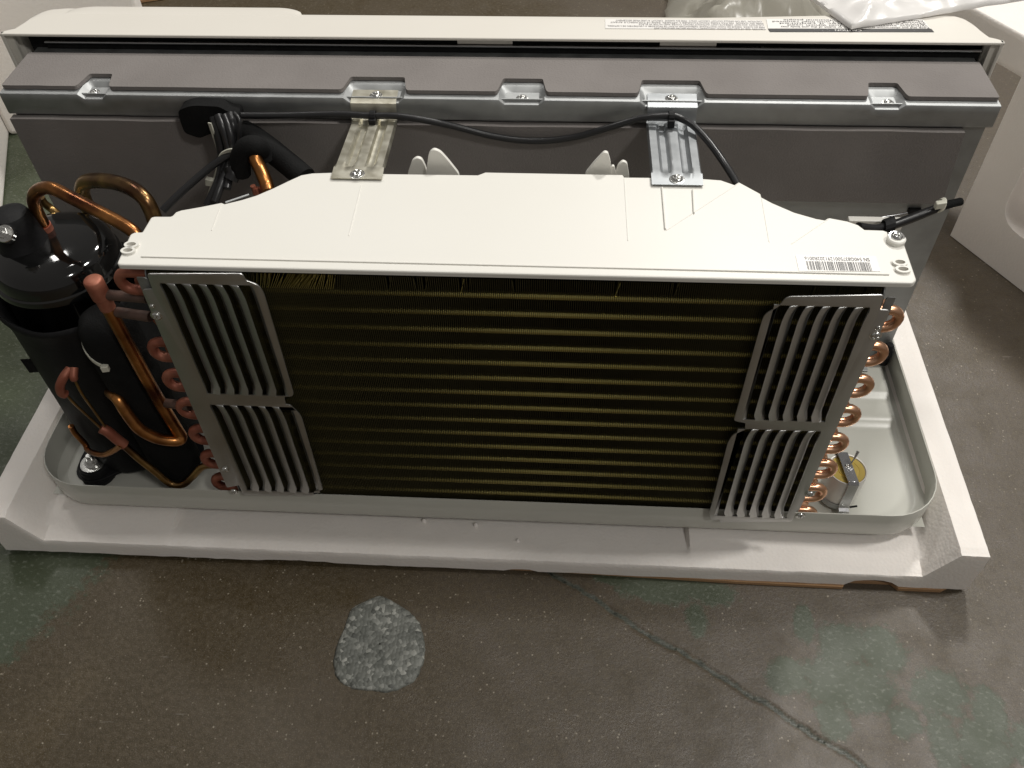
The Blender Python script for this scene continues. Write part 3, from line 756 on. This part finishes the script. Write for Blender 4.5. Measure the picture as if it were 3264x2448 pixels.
# ---------------------------------------------------------------- front cover (far side)
CZ = .4575; CB = .343
def cover_front(x):                        # depth of the top at x
    e = min(x+.536, .540-x); T = ((0, .004), (.006, .009), (.013, .013), (.018, .030), (.021, .044), (.026, .054), (.034, .060), (.05, .063), (.12, .062), (.3, .052), (2, .052))
    for (a0, d0), (a1, d1) in zip(T, T[1:]):
        if e <= a1: return lerp(d0, d1, (e-a0)/(a1-a0))
    return .052
xc = axis([(-.536, -.48, .0025), (-.48, -.40, .01), (-.40, .41, .03), (.41, .48, .01), (.48, .540, .0025)])
rows = []
for t, dz, dy in ((0, -.0016, .0006), (0, -.0006, .0), (0, 0, .0008)):
    rows.append([(x, CB+dy, CZ+dz) for x in xc])
for t in (.15, .4, .7, .9, 1.0):
    rows.append([(x, CB+cover_front(x)*t, CZ-(.0012 if t == 1 else 0)) for x in xc])
for t, z in ((1.02, -.004), (1.06, -.012), (1.25, -.06), (1.55, -.16), (1.8, -.30), (1.85, -.41)):
    rows.append([(x, CB+cover_front(x)*t, CZ+z) for x in xc])
front = MB().shell(rows, .0016, (0, 0, -1)).build('front_cover', M['cover'], unit, smooth=35)
for x, sx in ((-.536, 1), (.540, -1)):
    m_ = MB(); pr = [(CB, CZ), (CB+.006, CZ), (CB+.02, CZ-.02), (CB+.02, .045), (CB, .045)]
    m_.plate([pr], lambda u, v, w_: (x+sx*w_, u, v), .0035); m_.build('cover_side', M['cover'], front, bevel=.0008)
    MB().box(min(x, x+sx*.011), max(x, x+sx*.011), CB+.004, CB+.008, .05, CZ-.004).build('side_rib', M['cover'], front)
# raised control lid along the left of the top
cl = lambda x, y: (x*.226, y*.226)
lid0, lid1 = U(215, 30, z=CZ).x, U(965, 45, z=CZ).x
rows = []
for i in range(61):
    x = lerp(lid0, lid1, i/60); e = min(x-lid0, lid1-x); h = math.sqrt(max(0, 1-(1-min(1, e/.035))**2))
    y0 = CB+.046; rows.append([(x, y0-.001, CZ-.0005), (x, y0+.004*h, CZ+.0005*h), (x, y0+.016*h+.002, CZ+.0008*h), (x, y0+.021*h+.003, CZ-.002), (x, y0+.024*h+.003, CZ-.012)])
MB().shell(rows, .002, (0, 0, -1)).build('control_lid', M['cover'], front, smooth=45)
# dark inside, its shade put in as black walls; bright metal edge, clips
MB().box(BXL-.006, BXR+.006, CB+.012, CB+.020, .06, CZ-.010).build('dark_recess_wall', M['blackfoam'], front)
MB().box(BXL-.001, BXR+.001, BY+.0730, CB+.0085, .06, FZ-.012).build('evaporator_housing', M['blackfoam'], front)
a, b = U(140, 130, z=FZ+.010), U(3130, 156, z=FZ+.010)
MB().box(a.x, b.x, CB+.0060, CB+.0115, .4436, .4456).build('metal_edge', M['steel'], front, bevel=.0008)
MB().box(a.x, b.x, CB+.0090, CB+.0118, .40, .4436).build('dark_gap_strip', M['blackfoam'], front)  # black strip for the shade in the gap under the metal edge
for px in (1545, 2195):
    p = U(px, 136, y=CB+.007); MB().box(p.x-.030, p.x+.030, CB+.0085, CB+.0112, .4462, .4535).build('clip', M['cover'], front, bevel=.0005)
# warning labels, printed upside-down from this side
def on_cover(px, py): return U(px, py, z=CZ)
def label_quad(p0, p1, p2, p3, name, mt, z):
    a = [on_cover(*p) for p in (p0, p1, p2, p3)]
    return MB().plate([[(p.x, p.y) for p in a]], lambda u, v, w_: (u, v, CZ+z+w_), .0002).build(name, mt, front)
l1 = label_quad((1929, 62), (2428, 66), (2442, 95), (1929, 92), 'shock_label', M['label'], .0003)
def lines(parent, items, z, mt):
    for (body, px0, px1, py0, py1) in items:   # starts at right px1, ends at px0; text top is nearer the camera
        R0 = on_cover(px1, py0); L0 = on_cover(px0, py0); B = on_cover((px0+px1)/2, py0); T = on_cover((px0+px1)/2, py1)
        cu = bpy.data.curves.new('m', 'FONT'); cu.body = body; cu.size = 1; to = bpy.data.objects.new('m', cu); mm = bpy.data.meshes.new_from_object(to)
        if not len(mm.vertices): continue
        w1 = max(v.co.x for v in mm.vertices); h1 = max(v.co.y for v in mm.vertices); bpy.data.objects.remove(to); bpy.data.meshes.remove(mm)
        kx = (R0.x-L0.x)/w1; ky = (T.y-B.y)/h1; by_ = B.y
        text_mesh(body, 1, lambda x, y: (R0.x-x*kx, by_+y*ky, CZ+z), mt, 'lettering', parent)
lines(l1, [('CAUTION  RISK OF ELECTRIC SHOCK. DISCONNECT POWER BEFORE SERVICING UNIT', 2084, 2438, 91, 95),
           ("MISE EN GARDE  RISQUE DE CHOC ELECTRIQUE. DEBRANCHER AVANT DE PROCEDER A L'ENTRETIEN DE L'APPAREIL", 1936, 2436, 84.5, 89),
           ('CAUTION  DO NOT OPERATE UNIT WITHOUT FRONT COVER AND FILTER IN PLACE', 2036, 2434, 78.5, 83),
           ('MISE EN GARDE  NE PAS FAIRE FONCTIONNER L APPAREIL SANS LE COUVERCLE AVANT', 1945, 2432, 72.5, 77),
           ('CAUTION  USE ON SINGLE OUTLET CIRCUIT ONLY. MISE EN GARDE  CIRCUIT A UNE PRISE SEULEMENT', 1962, 2428, 66.5, 71)], .0008, M['greyink'])
l2 = label_quad((2448, 93), (2968, 93), (2977, 103), (2454, 102.5), 'caution_band', M['ink'], .0003)
lines(l2, [('CAUTION', 2660, 2745, 96, 101.5)], .0008, M['label'])
l3 = label_quad((2442, 62), (2940, 62), (2966, 92.6), (2448, 92.2), 'caution_label', M['label'], .0003)
lines(l3, [('Keep and put obstruction around air inlet or outlet of the unit body may', 2488, 2960, 87, 92),
           ('window suction air, the fuel which used', 2510, 2955, 81.5, 86), ('Always insert the filter if required', 2485, 2950, 76, 80.5),
           ('Moving and not being serviced with filter removed', 2462, 2945, 70.5, 75), ('Must clean and service by professional people', 2497, 2940, 65, 69.5)], .0008, M['ink'])

# ---------------------------------------------------------------- compressor
CC = Vector((-.421, .104, 0))
comp = MB().lathe([(.058, .085), (.0605, .10), (.0605, .328), (.0625, .330), (.0632, .334), (.0625, .338), (.0605, .339), (.0602, .346), (.0585, .354), (.054, .360), (.046, .3635), (.036, .3650), (.030, .3662), (.018, .367), (.002, .3672)], CC, 56).build('compressor', M['blackgloss'], unit, smooth=50)
MB().lathe([(.067, .068), (.0690, .08), (.0690, .280), (.0700, .294), (.0735, .304), (.0745, .309), (.0725, .312), (.0680, .308), (.0640, .296), (.0640, .10)], CC, 48, lambda r, z, a: (r+.0012*math.sin(3*a+1)+.0008*math.sin(7*a), z+.003*math.sin(2*a+.6)*(1 if z > .2 else 0))).build('sound_jacket', M['black'], comp, smooth=50)
# terminal cap with its nut
tcx = U(22, 672, z=.404)
TC = Vector((tcx.x, tcx.y, 0))
cap = MB().lathe([(.0275, .335), (.0270, .350), (.0255, .362), (.0225, .368), (.0205, .382), (.0195, .394), (.0165, .401), (.010, .4035), (.001, .4038)], TC, 32).build('terminal_cap', M['black'], comp, smooth=40)
p = U(14, 745, y=TC.y-.0245); nx_ = Vector((.12, -.62, .78)).normalized()
MB().tube([p-nx_*.006, p+nx_*.0004, p+nx_*.0012], [.0086, .0086, .0080], 24).build('washer', M['screw'], cap, smooth=30)
MB().tube([p+nx_*.0012, p+nx_*.0060, p+nx_*.0066], [.0060, .0060, .0052], 6).tube([p+nx_*.006, p+nx_*.0115], .0028, 12).build('nut', M['screw'], cap)
# mounting foot, grommet and bolt
fb = U(290, 1465, z=.085)
ft = MB()
ftp = rounded([(fb.x-.022, fb.y-.014), (fb.x+.006, fb.y-.022), (fb.x+.05, fb.y+.012), (CC.x+.085, CC.y-.035), (CC.x+.05, CC.y+.03), (CC.x-.05, CC.y+.03), (fb.x-.026, fb.y+.02)], .014, 5)
ft.plate([ftp], lambda u, v, w_: (u, v, .064+w_), .004); ft.build('mounting_foot', M['black'], comp, smooth=40, bevel=.001)
MB().lathe([(.0185, .0535), (.0205, .056), (.0205, .062), (.0175, .066), (.0185, .072), (.0165, .0765), (.008, .0775)], (fb.x, fb.y, 0), 28).build('rubber_grommet', M['black'], comp, smooth=50)
bolt = MB().lathe([(.0145, 0), (.0145, .0014), (.0100, .0016)], (fb.x, fb.y, .078), 28).build('washer', M['screw'], comp, smooth=30)
MB().lathe([(.0088, 0), (.0092, .0008), (.0092, .0016), (.0068, .0022)], (fb.x, fb.y, .0795), 24).lathe([(.0070, .0), (.0070, .0055), (.0058, .0066)], (fb.x, fb.y, .0815), 6).lathe([(.0038, 0), (.0038, .0055), (.003, .0062)], (fb.x, fb.y, .0875), 14).build('hex_nut', M['screw'], comp, smooth=25)
# black tape tab on the jacket
a = [U(*p_, y=.055) for p_ in ((65, 1145), (175, 1138), (185, 1180), (95, 1187))]
MB().shell([[a[0], a[1]], [a[3], a[2]]], .0006, (0, -1, 0)).build('tape_tab', M['blackfoam'], comp)
# accumulator wrapped in foam, with its tie
AC = Vector((-.360, .046, 0))
acc = MB().lathe([(.025, .072), (.0275, .078), (.028, .295), (.0265, .310), (.022, .320), (.013, .3255), (.001, .327)], AC, 32, lambda r, z, a: (r*(1+.02*math.sin(2*a+z*20)), z)).build('accumulator', M['blackfoam'], unit, smooth=60)
zt_ = [AC+Vector((.0290*math.cos(t), .0290*math.sin(t), .300-.012*(t-PI*.92)-.002)) for t in [PI*.92+i*PI*.55/14 for i in range(15)]]
MB().ribbon(zt_, .0042, .0014, (0, 0, 1)).build('cable_tie', M['tie'], acc)
MB().obox(zt_[-1]+Vector((.001, -.001, 0)), (.0036, .0008, 0), (-.0006, .0028, 0), (0, 0, .0036)).build('tie_head', M['tie'], acc, bevel=.0008)

# ---------------------------------------------------------------- copper pipes on the left
def pipe(pts, r, mt, name='copper_pipe', n=8, seg=14, parent=unit):
    return MB().tube(cr(pts, n), r, seg).build(name, mt, parent, smooth=60)
k8 = lambda x, y: (x*.27125, 550+y*.27125)
pipe([U(*k8(560, 700), y=.120), U(*k8(500, 590), y=.118), U(*k8(420, 420), y=.115), U(*k8(395, 310), y=.112), U(*k8(430, 225), y=.108), U(*k8(530, 180), y=.102), U(*k8(640, 195), y=.096), U(*k8(800, 275), y=.090), U(*k8(1080, 420), y=.078), U(*k8(1400, 585), y=.066), U(*k8(1560, 690), y=.060), U(*k8(1640, 800), y=.055)], .0062, M['copperold'], 'discharge_pipe')
sl = U(*k8(500, 610), y=.118); sl2 = U(*k8(570, 740), y=.12)
MB().tube([sl, sl2, sl2+Vector((0, 0, -.012))], [.0078, .0082, .0086], 14).build('pipe_sleeve', M['copperred'], unit, smooth=50)
pipe([U(*k8(1230, 700), y=.19), U(*k8(1090, 520), y=.19), U(*k8(1000, 340), y=.19), U(*k8(965, 215), y=.188), U(*k8(1000, 120), y=.18), U(*k8(1130, 95), y=.17), U(*k8(1350, 115), y=.155), U(*k8(1560, 195), y=.14), U(*k8(1700, 310), y=.13), U(*k8(1780, 450), y=.125), U(*k8(1830, 600), y=.12)], .0078, M['copperdark'], 'suction_pipe')
pipe([U(*k8(480, 300), y=.18), U(*k8(520, 360), y=.18), U(*k8(620, 440), y=.18), U(*k8(760, 560), y=.17)], .0042, M['copperdark'], 'process_pipe')
# header with its cap and stubs
hd = [U(302, 905, y=.022), U(360, 1010, y=.022), U(480, 1230, y=.022), U(555, 1355, y=.022), U(578, 1392, y=.020)]
header = pipe(hd, .0066, M['copperold'], 'header_pipe')
hp = hd[0]; ax_ = (hd[0]-hd[1]).normalized()
MB().tube([hp-ax_*.016, hp-ax_*.002, hp+ax_*.004, hp+ax_*.0058, hp+ax_*.0064], [.0086, .0088, .0088, .0075, .003], 18).build('header_cap', M['copperred'], header, smooth=50)
MB().tube([hp-ax_*.030, hp-ax_*.016], [.0072, .0074], 16).build('red_band', M['copperred'], header, smooth=50)
for a, b in (((345, 940), (470, 950)), ((375, 995), (480, 1010)), ((530, 1285), (605, 1295))):
    pipe([U(*a, y=.022), U(*lerp(Vector(a), Vector(b), .5), y=.016), U(*b, y=.012)], .0050, M['copperdull'], 'stub_pipe', 4, 12, header)
pipe([U(578, 1388, y=.020), U(574, 1401, y=.017), U(548, 1404, y=.014), U(500, 1396, y=.010), U(445, 1367, y=.008), U(405, 1318, y=.012), U(375, 1270, y=.018), U(352, 1250, y=.03)], .0064, M['copperold'], 'liquid_pipe')
# capillaries, joint and lower feed
c9 = lambda x, y: (100+x*.31646, 1200+y*.31646)
pipe([U(*c9(390, -75), y=.020), U(*c9(330, 0), y=.012), U(*c9(290, 90), y=.008), U(*c9(300, 160), y=.008), U(*c9(345, 180), y=.010)], .0046, M['copperred'], 'strainer')
pipe([U(*c9(430, -90), y=.02), U(*c9(425, 0), y=.013), U(*c9(430, 20), y=.013)], .0040, M['copperred'], 'strainer')
pipe([U(*c9(340, 165), y=.009), U(*c9(420, 260), y=.010), U(*c9(560, 390), y=.012), U(*c9(700, 520), y=.012)], .0014, M['copperdark'], 'capillary_tube', 6, 8)
pipe([U(*c9(430, 20), y=.012), U(*c9(500, 160), y=.012), U(*c9(620, 330), y=.013), U(*c9(740, 500), y=.012)], .0014, M['copperdark'], 'capillary_tube', 6, 8)
pipe([U(*c9(700, 520), y=.012), U(*c9(770, 555), y=.012), U(*c9(860, 630), y=.012), U(*c9(940, 690), y=.012)], .0058, M['copperred'], 'flow_joint')
pipe([U(*c9(930, 690), y=.011), U(*c9(1100, 840), y=.010), U(*c9(1250, 960), y=.010), U(*c9(1370, 1060), y=.010), U(*c9(1450, 1090), y=.010), U(*c9(1540, 1080), y=.010), U(*c9(1620, 1010), y=.011), U(*c9(1720, 910), y=.012), U(*c9(1820, 890), y=.013)], .0042, M['copperdark'], 'feed_pipe')
pipe([U(*c9(900, 690), y=.008), U(*c9(840, 740), y=.010), U(*c9(740, 785), y=.014), U(*c9(640, 775), y=.02), U(*c9(570, 740), y=.03), U(*c9(540, 680), y=.035), U(*c9(440, 570), y=.035), U(*c9(400, 500), y=.035)], .0033, M['copperold'], 'branch_pipe')

# ---------------------------------------------------------------- wiring
k6 = lambda x, y: (550+x*.24116, 300+y*.24116)
grom = MB()
a, b = U(*k6(120, 170), y=BY-.02), U(*k6(900, 420), y=BY-.02)
g0 = [U(*k6(*p), y=BY-.014) for p in ((100, 165), (230, 110), (330, 95), (650, 110), (760, 180), (900, 200), (920, 330), (800, 400), (500, 480), (390, 530), (190, 460), (130, 300))]
grom.plate([rounded([(p.x, p.z) for p in g0], .004, 3)], lambda u, v, w_: (u, BY-.006-w_, v), .016)
grom = grom.build('cable_grommet', M['blackfoam'], unit, smooth=40, bevel=.004, seg=3)
def wire(px, ys_, r, mt, name='wire', n=8):
    return pipe([U(*k6(*p), y=y) for p, y in zip(px, ys_)], r, mt, name, n, 10)
Y0 = BY-.026
wire([(560, 300), (600, 480), (650, 700), (670, 900), (640, 1100), (560, 1300), (470, 1480)], [Y0, Y0-.008, Y0-.014, Y0-.02, Y0-.03, Y0-.045, Y0-.055], .0058, M['cable'], 'wire_sleeve')
wire([(600, 280), (660, 430), (720, 620), (750, 760), (740, 900), (690, 1050), (620, 1250), (560, 1420)], [Y0-.004, Y0-.012, Y0-.018, Y0-.022, Y0-.026, Y0-.035, Y0-.05, Y0-.06], .0045, M['cable'], 'wire')
wire([(680, 280), (740, 430), (780, 580), (790, 760), (770, 900), (760, 1050), (720, 1250)], [Y0-.004, Y0-.012, Y0-.018, Y0-.022, Y0-.026, Y0-.035, Y0-.05], .0042, M['cable'], 'wire')
wire([(760, 260), (800, 420), (830, 600), (840, 760), (820, 900), (800, 1080)], [Y0, Y0-.01, Y0-.014, Y0-.02, Y0-.026, Y0-.035], .0048, M['cable'], 'wire')
wire([(820, 255), (880, 340), (890, 480), (880, 600), (840, 690), (790, 740)], [Y0-.008, Y0-.014, Y0-.018, Y0-.02, Y0-.022, Y0-.022], .0022, M['cable'], 'wire')
wire([(850, 760), (700, 830), (520, 950), (350, 1090), (180, 1240), (20, 1390), (-130, 1540)], [Y0-.026, Y0-.030, Y0-.036, Y0-.045, Y0-.055, Y0-.065, Y0-.075], .0040, M['cable'], 'sensor_cable')
wire([(770, 960), (800, 1050), (770, 1130)], [Y0-.034, Y0-.038, Y0-.042], .0075, M['cable'], 'connector_boot')
MB().ribbon(cr([U(*k6(*p), y=Y0-.012) for p in ((490, 380), (550, 560), (610, 760), (615, 900), (570, 1080), (520, 1220), (480, 1340))], 6), .0050, .0012, (.8, -.5, .2)).build('nylon_strap', M['tie'], unit, smooth=50)
MB().ribbon(cr([U(*k6(*p), y=Y0-.030) for p in ((615, 850), (660, 790), (740, 750), (820, 740), (880, 735))], 6), .0050, .0012, (0, -.3, 1)).build('cable_tie', M['tie'], unit, smooth=50)
p = U(*k6(505, 1160), y=Y0-.02); MB().obox(p, (.0052, 0, -.001), (0, .003, 0), (.001, 0, .0042)).build('tie_head', M['tie'], unit, bevel=.001)
# insulated suction line and copper elbow
wire([(920, 490), (1050, 560), (1250, 700), (1450, 860), (1620, 1000), (1760, 1120)], [BY-.02, BY-.025, BY-.035, BY-.045, BY-.055, BY-.065], .0125, M['blackfoam'], 'insulated_pipe')
wire([(900, 1050), (900, 880), (930, 760), (1010, 690), (1110, 690), (1180, 760), (1230, 860)], [BY-.06, BY-.06, BY-.06, BY-.06, BY-.058, BY-.05, BY-.05], .0105, M['blackfoam'], 'pipe_insulation')
wire([(1085, 800), (1100, 870), (1150, 970), (1200, 1080), (1245, 1200), (1270, 1300)], [BY-.062, BY-.066, BY-.070, BY-.076, BY-.082, BY-.09], .0072, M['copperold'], 'elbow_pipe')
for dx, q_ in ((1060, 1210), (1100, 1240), (1170, 1230)):
    wire([(dx, q_), (dx+25, q_+60), (dx+40, q_+110)], [BY-.085]*3, .0028, M['copperred'], 'distributor_tube', 4)
m_ = MB().tube([U(*k6(700, 1435), z=SZ-.002), U(*k6(1010, 1330), z=SZ-.002)], .0012, 8); m_.build('steel_clip', M['galv'], unit, smooth=50)
# cord along the flange and over the brackets
cord = [(770, 368), (900, 368), (1080, 364), (1187, 369), (1279, 371), (1428, 398), (1577, 435), (1702, 449), (1826, 438), (1950, 404), (2050, 376), (2139, 370), (2176, 381), (2214, 404), (2263, 457), (2313, 527), (2352, 592), (2375, 640)]
cy = [BY-.020, BY-.018, BY-.017, BY-.0175, BY-.018, BY-.017, BY-.016, BY-.016, BY-.016, BY-.017, BY-.018, BY-.018, BY-.022, BY-.035, BY-.06, BY-.09, BY-.125, BY-.15]
pipe([U(*p, y=y) for p, y in zip(cord, cy)], .0035, M['cable'], 'sensor_cord', 8, 12)
for px, py in ((1189, 372), (2139, 374)):
    p = U(px, py, y=BY-.018)
    rg = [p+Vector((0, .0056*math.cos(t), .0056*math.sin(t))) for t in [2*PI*i/14 for i in range(15)]]
    MB().ribbon(rg, .006, .0016, (1, 0, 0)).obox(p+Vector((0, -.006, -.003)), (.0034, 0, 0), (0, .003, 0), (0, 0, .004)).build('cord_clip', M['black'], unit, bevel=.0006)
# right-hand lead with its tie and bare end
c3 = lambda x, y: (2164+x/2.011, y/2.011)
pipe([U(*c3(1150, 1452), y=.170), U(*c3(1250, 1465), y=.180), U(*c3(1340, 1450), y=.188), U(*c3(1430, 1420), y=.194), U(*c3(1560, 1370), y=.202), U(*c3(1680, 1325), y=.208)], .0045, M['cable'], 'power_lead', 8, 12)
pipe([U(*c3(1150, 1452), y=.174), U(*c3(1250, 1468), y=.184), U(*c3(1340, 1460), y=.192), U(*c3(1430, 1432), y=.198), U(*c3(1560, 1382), y=.206), U(*c3(1670, 1335), y=.212)], .0034, M['cable'], 'power_lead', 8, 12)
pipe([U(*c3(1680, 1322), y=.208), U(*c3(1750, 1305), y=.213), U(*c3(1812, 1291), y=.218)], [.0044]*8+[.0042]*8+[.0030], M['blackfoam'], 'shrink_end', 8, 8)
p = U(*c3(1680, 1315), y=.207)
rg = [p+Vector((.0012*math.sin(t), .0066*math.cos(t), .0066*math.sin(t))) for t in [2*PI*i/14 for i in range(15)]]
MB().ribbon(rg, .0045, .0018, (.93, .2, .3)).obox(p+Vector((-.004, -.006, .005)), (.0048, 0, .001), (0, .003, 0), (0, 0, .0036)).build('cable_tie', M['tie'], unit, bevel=.0008)
p = U(*c3(1340, 1450), y=.187)
rg = [p+Vector((0, .0078*math.cos(t), .0078*math.sin(t))) for t in [2*PI*i/14 for i in range(15)]]
MB().ribbon(rg, .010, .0022, (1, .2, .3)).build('cord_clip', M['black'], unit)
pipe([U(*c3(1090, 1420), y=.215), U(*c3(1250, 1400), y=.222), U(*c3(1400, 1378), y=.23), U(*c3(1462, 1365), y=.235)], .0012, M['steel'], 'earth_wire', 6, 8)
a, b = U(*c3(1080, 1420), y=.2), U(*c3(1420, 1455), y=.2)
MB().box(a.x, b.x, .196, .204, b.z-.002, b.z+.010).build('terminal_strip', M['shroud'], unit, bevel=.001)
p = U(*c3(1510, 1352), y=BY-.002); MB().obox(p, (.007, 0, 0), (0, .003, 0), (0, 0, .003)).build('wall_clip', M['black'], unit, bevel=.001)

# ---------------------------------------------------------------- overload can at the right
CN = U(2705, 1498, z=.128); CN = Vector((CN.x, CN.y, 0))
CN = Vector((.4165, .0500, 0))
r_ = .0215
can = MB().lathe([(r_*.97, .058), (r_, .060), (r_, .105), (r_*.985, .1065), (r_*.93, .1062), (r_*.92, .1045), (r_*.5, .1042), (r_*.48, .1052), (.001, .1052)], CN, 40).build('capacitor_can', M['canwhite'], unit, smooth=40)
MB().lathe([(r_*.90, .1048), (r_*.88, .1055), (r_*.62, .1052), (r_*.60, .1044), (r_*.50, .1044), (r_*.48, .1056), (.001, .1056)], CN, 40).build('can_lid', M['gold'], can, smooth=40)
stp = [CN+Vector((-.004, .022, .096)), CN+Vector((-.0035, .0222, .1075)), CN+Vector((-.003, .0205, .1098)), CN+Vector((.0015, -.0200, .1098)), CN+Vector((.002, -.0222, .1070)), CN+Vector((.002, -.0222, .070)), CN+Vector((.002, -.0232, .064)), CN+Vector((.002, -.0275, .062)), CN+Vector((.002, -.0285, .0565)), CN+Vector((.002, -.0315, .0555)), CN+Vector((.002, -.034, .0545))]
MB().ribbon(stp, .0118, .0011, (1, .0, .0)).build('clamp_strap', M['steel'], can, smooth=30, bevel=.0003, seg=1)
bd = [CN+Vector(((r_+.0008)*math.cos(t), (r_+.0008)*math.sin(t), .0625)) for t in [PI*.98+i*PI*.55/14 for i in range(15)]]
MB().ribbon(bd, .008, .001, (0, 0, 1)).build('band', M['galv'], can, smooth=40)
screw(CN+Vector((.002, -.0315, .0562)), (0, -.1, 1), .0036, can, .3)
screw(CN+Vector((-.001, .001, .1104)), (0, 0, 1), .0026, can, .8)
MB().tube([CN+Vector((.0, .0, .111)), CN+Vector((.005, .0055, .118)), CN+Vector((.008, .010, .126))], [.0008, .0009, .0019], 8).build('pin', M['steel'], can, smooth=60)
MB().tube([CN+Vector((.009, -.022, .0632)), CN+Vector((.017, -.022, .0662))], .0012, 8).build('pin', M['black'], can, smooth=60)

# ================================================================== OTHER PACKING AROUND
# right: standing foam end cap with a cut-out
def prism_obj(loops, fn, th, name, mt, parent, **k): return MB().plate(loops, fn, th).build(name, mt, parent, **k)
rc = U(3028, 752, z=.0); rc2 = U(3126, 500, z=.0)
dirr = Vector((rc2.x-rc.x, rc2.y-rc.y, 0)).normalized()
fr_ = empty('foam_end_cap', (rc.x+.2, rc.y+.1, 0), 'white foam end cap standing beside the right of the unit with rounded recess', 'foam block')
ang = math.radians(-61)
dA = Vector((math.cos(ang), math.sin(ang), 0)); dB = Vector((-dA.y, dA.x, 0))      # dA towards camera-right, dB away-right
c0 = Vector((rc.x, rc.y, 0))
def blk(a0, a1, b0, b1, z0, z1, name, parent, mt=None, bev=.008):
    q = [c0+dA*a+dB*b for a, b in ((a0, b0), (a1, b0), (a1, b1), (a0, b1))]
    return prism_obj([[(p.x, p.y) for p in q]], lambda u, v, w_: (u, v, z0+w_), z1-z0, name, mt or M['eps'], parent, bevel=bev, seg=3, smooth=40)
a_o = [(0, .001), (.52, .001), (.52, .30), (0, .30)]; a_h = rounded([(.062, .075), (.46, .075), (.46, .255), (.062, .255)], .04, 6)
def onA(u, v, w_): p = c0+dA*u+dB*w_; return (p.x, p.y, v)
prism_obj([a_o, a_h], onA, .12, 'frame', M['eps'], fr_, smooth=40)
blk(.0, .52, .121, .50, .001, .065, 'bottom', fr_)
blk(-.40, -.001, .048, .16, .247, .30, 'top_bar', fr_)
blk(-.40, -.30, .048, .16, .001, .2465, 'rear_leg', fr_)
# left: foam end cap, L-shaped, at the rear left
l0 = Vector((-.955, .823, 0)); dA2 = Vector((.374, -.927, 0)); dB2 = Vector((.927, .374, 0))
fl_ = empty('foam_end_cap', (l0.x, l0.y, 0), 'tall white foam end cap standing behind the left end of the unit', 'foam block')
def blk2(a0, a1, b0, b1, z0, z1, name, bev=.008):
    q = [l0+dA2*a+dB2*b for a, b in ((a0, b0), (a1, b0), (a1, b1), (a0, b1))]
    return prism_obj([[(p.x, p.y) for p in q]], lambda u, v, w_: (u, v, z0+w_), z1-z0, name, M['eps'], fl_, bevel=bev, seg=3, smooth=40)
blk2(-.10, .42, -.12, 0, .001, .42, 'side_wall')
blk2(-.12, -.02, 0, .30, .001, .42, 'end_wall')
blk2(-.30, -.12, .14, .22, .001, .30, 'post')

# cardboard flap on the floor far left
a = [U(*p, z=.0) for p in ((330, 30), (520, 0), (560, -40), (380, -60), (300, -40))]
MB().plate([[(p.x, p.y) for p in a]], lambda u, v, w_: (u, v, .001+w_), .006).build('cardboard_flap', M['card'], bevel=.0005)
tag(bpy.data.objects['cardboard_flap'], 'torn brown cardboard flap on the floor behind the left foam end cap', 'cardboard')

# white plastic document bag on the cover's right end
def crumple(x, y, s, seed): return noise.fractal(Vector((x*s, y*s, seed)), 1.0, 2.0, 4)
corner = U(2715, 84, z=CZ+.005)
e1 = (U(2600, 0, z=CZ+.005)-corner); e2 = (U(3264, -8, z=CZ+.005)-corner)
rows = []
NB = 46
for i in range(NB+1):
    rw = []
    for j in range(NB+1):
        s, t = i/NB, j/NB
        p = corner+e1*(s*1.9)+e2*(t*1.15)
        m_e = min(1, 5*min(s, t))
        p.z = CZ+.0012+.012*m_e+.016*crumple(p.x, p.y, 8, 3.3)*m_e+.012*abs(crumple(p.x, p.y, 22, 8.3))*(.12+m_e)
        rw.append(p)
    rows.append(rw)
bg_ = MB().shell(rows, .004, (0, 0, 1)).build('document_bag', M['bag'], smooth=70)
tag(bg_, 'white plastic document bag lying on the right end of the front cover', 'plastic bag')
# clear film heap on the floor behind the cover
rows = []
c_ = U(2380, 20, z=.05)
for i in range(61):
    rw = []
    for j in range(41):
        x = c_.x-.16+.34*i/60; y = c_.y-.30+.6*j/40
        e = 1-max(abs(i/30-1), abs(j/20-1))**3
        rw.append((x+.03*crumple(x, y, 6, 1), y+.03*crumple(y, x, 6, 2), .012+max(0, e)*(.09+.08*crumple(x, y, 5, 5)+.03*abs(crumple(x, y, 11, 6)))))
    rows.append(rw)
tag(MB().shell(rows, .0008, (0, 0, 1)).build('film_heap', M['film'], smooth=60), 'crumpled clear plastic film on the floor behind the cover', 'plastic film')
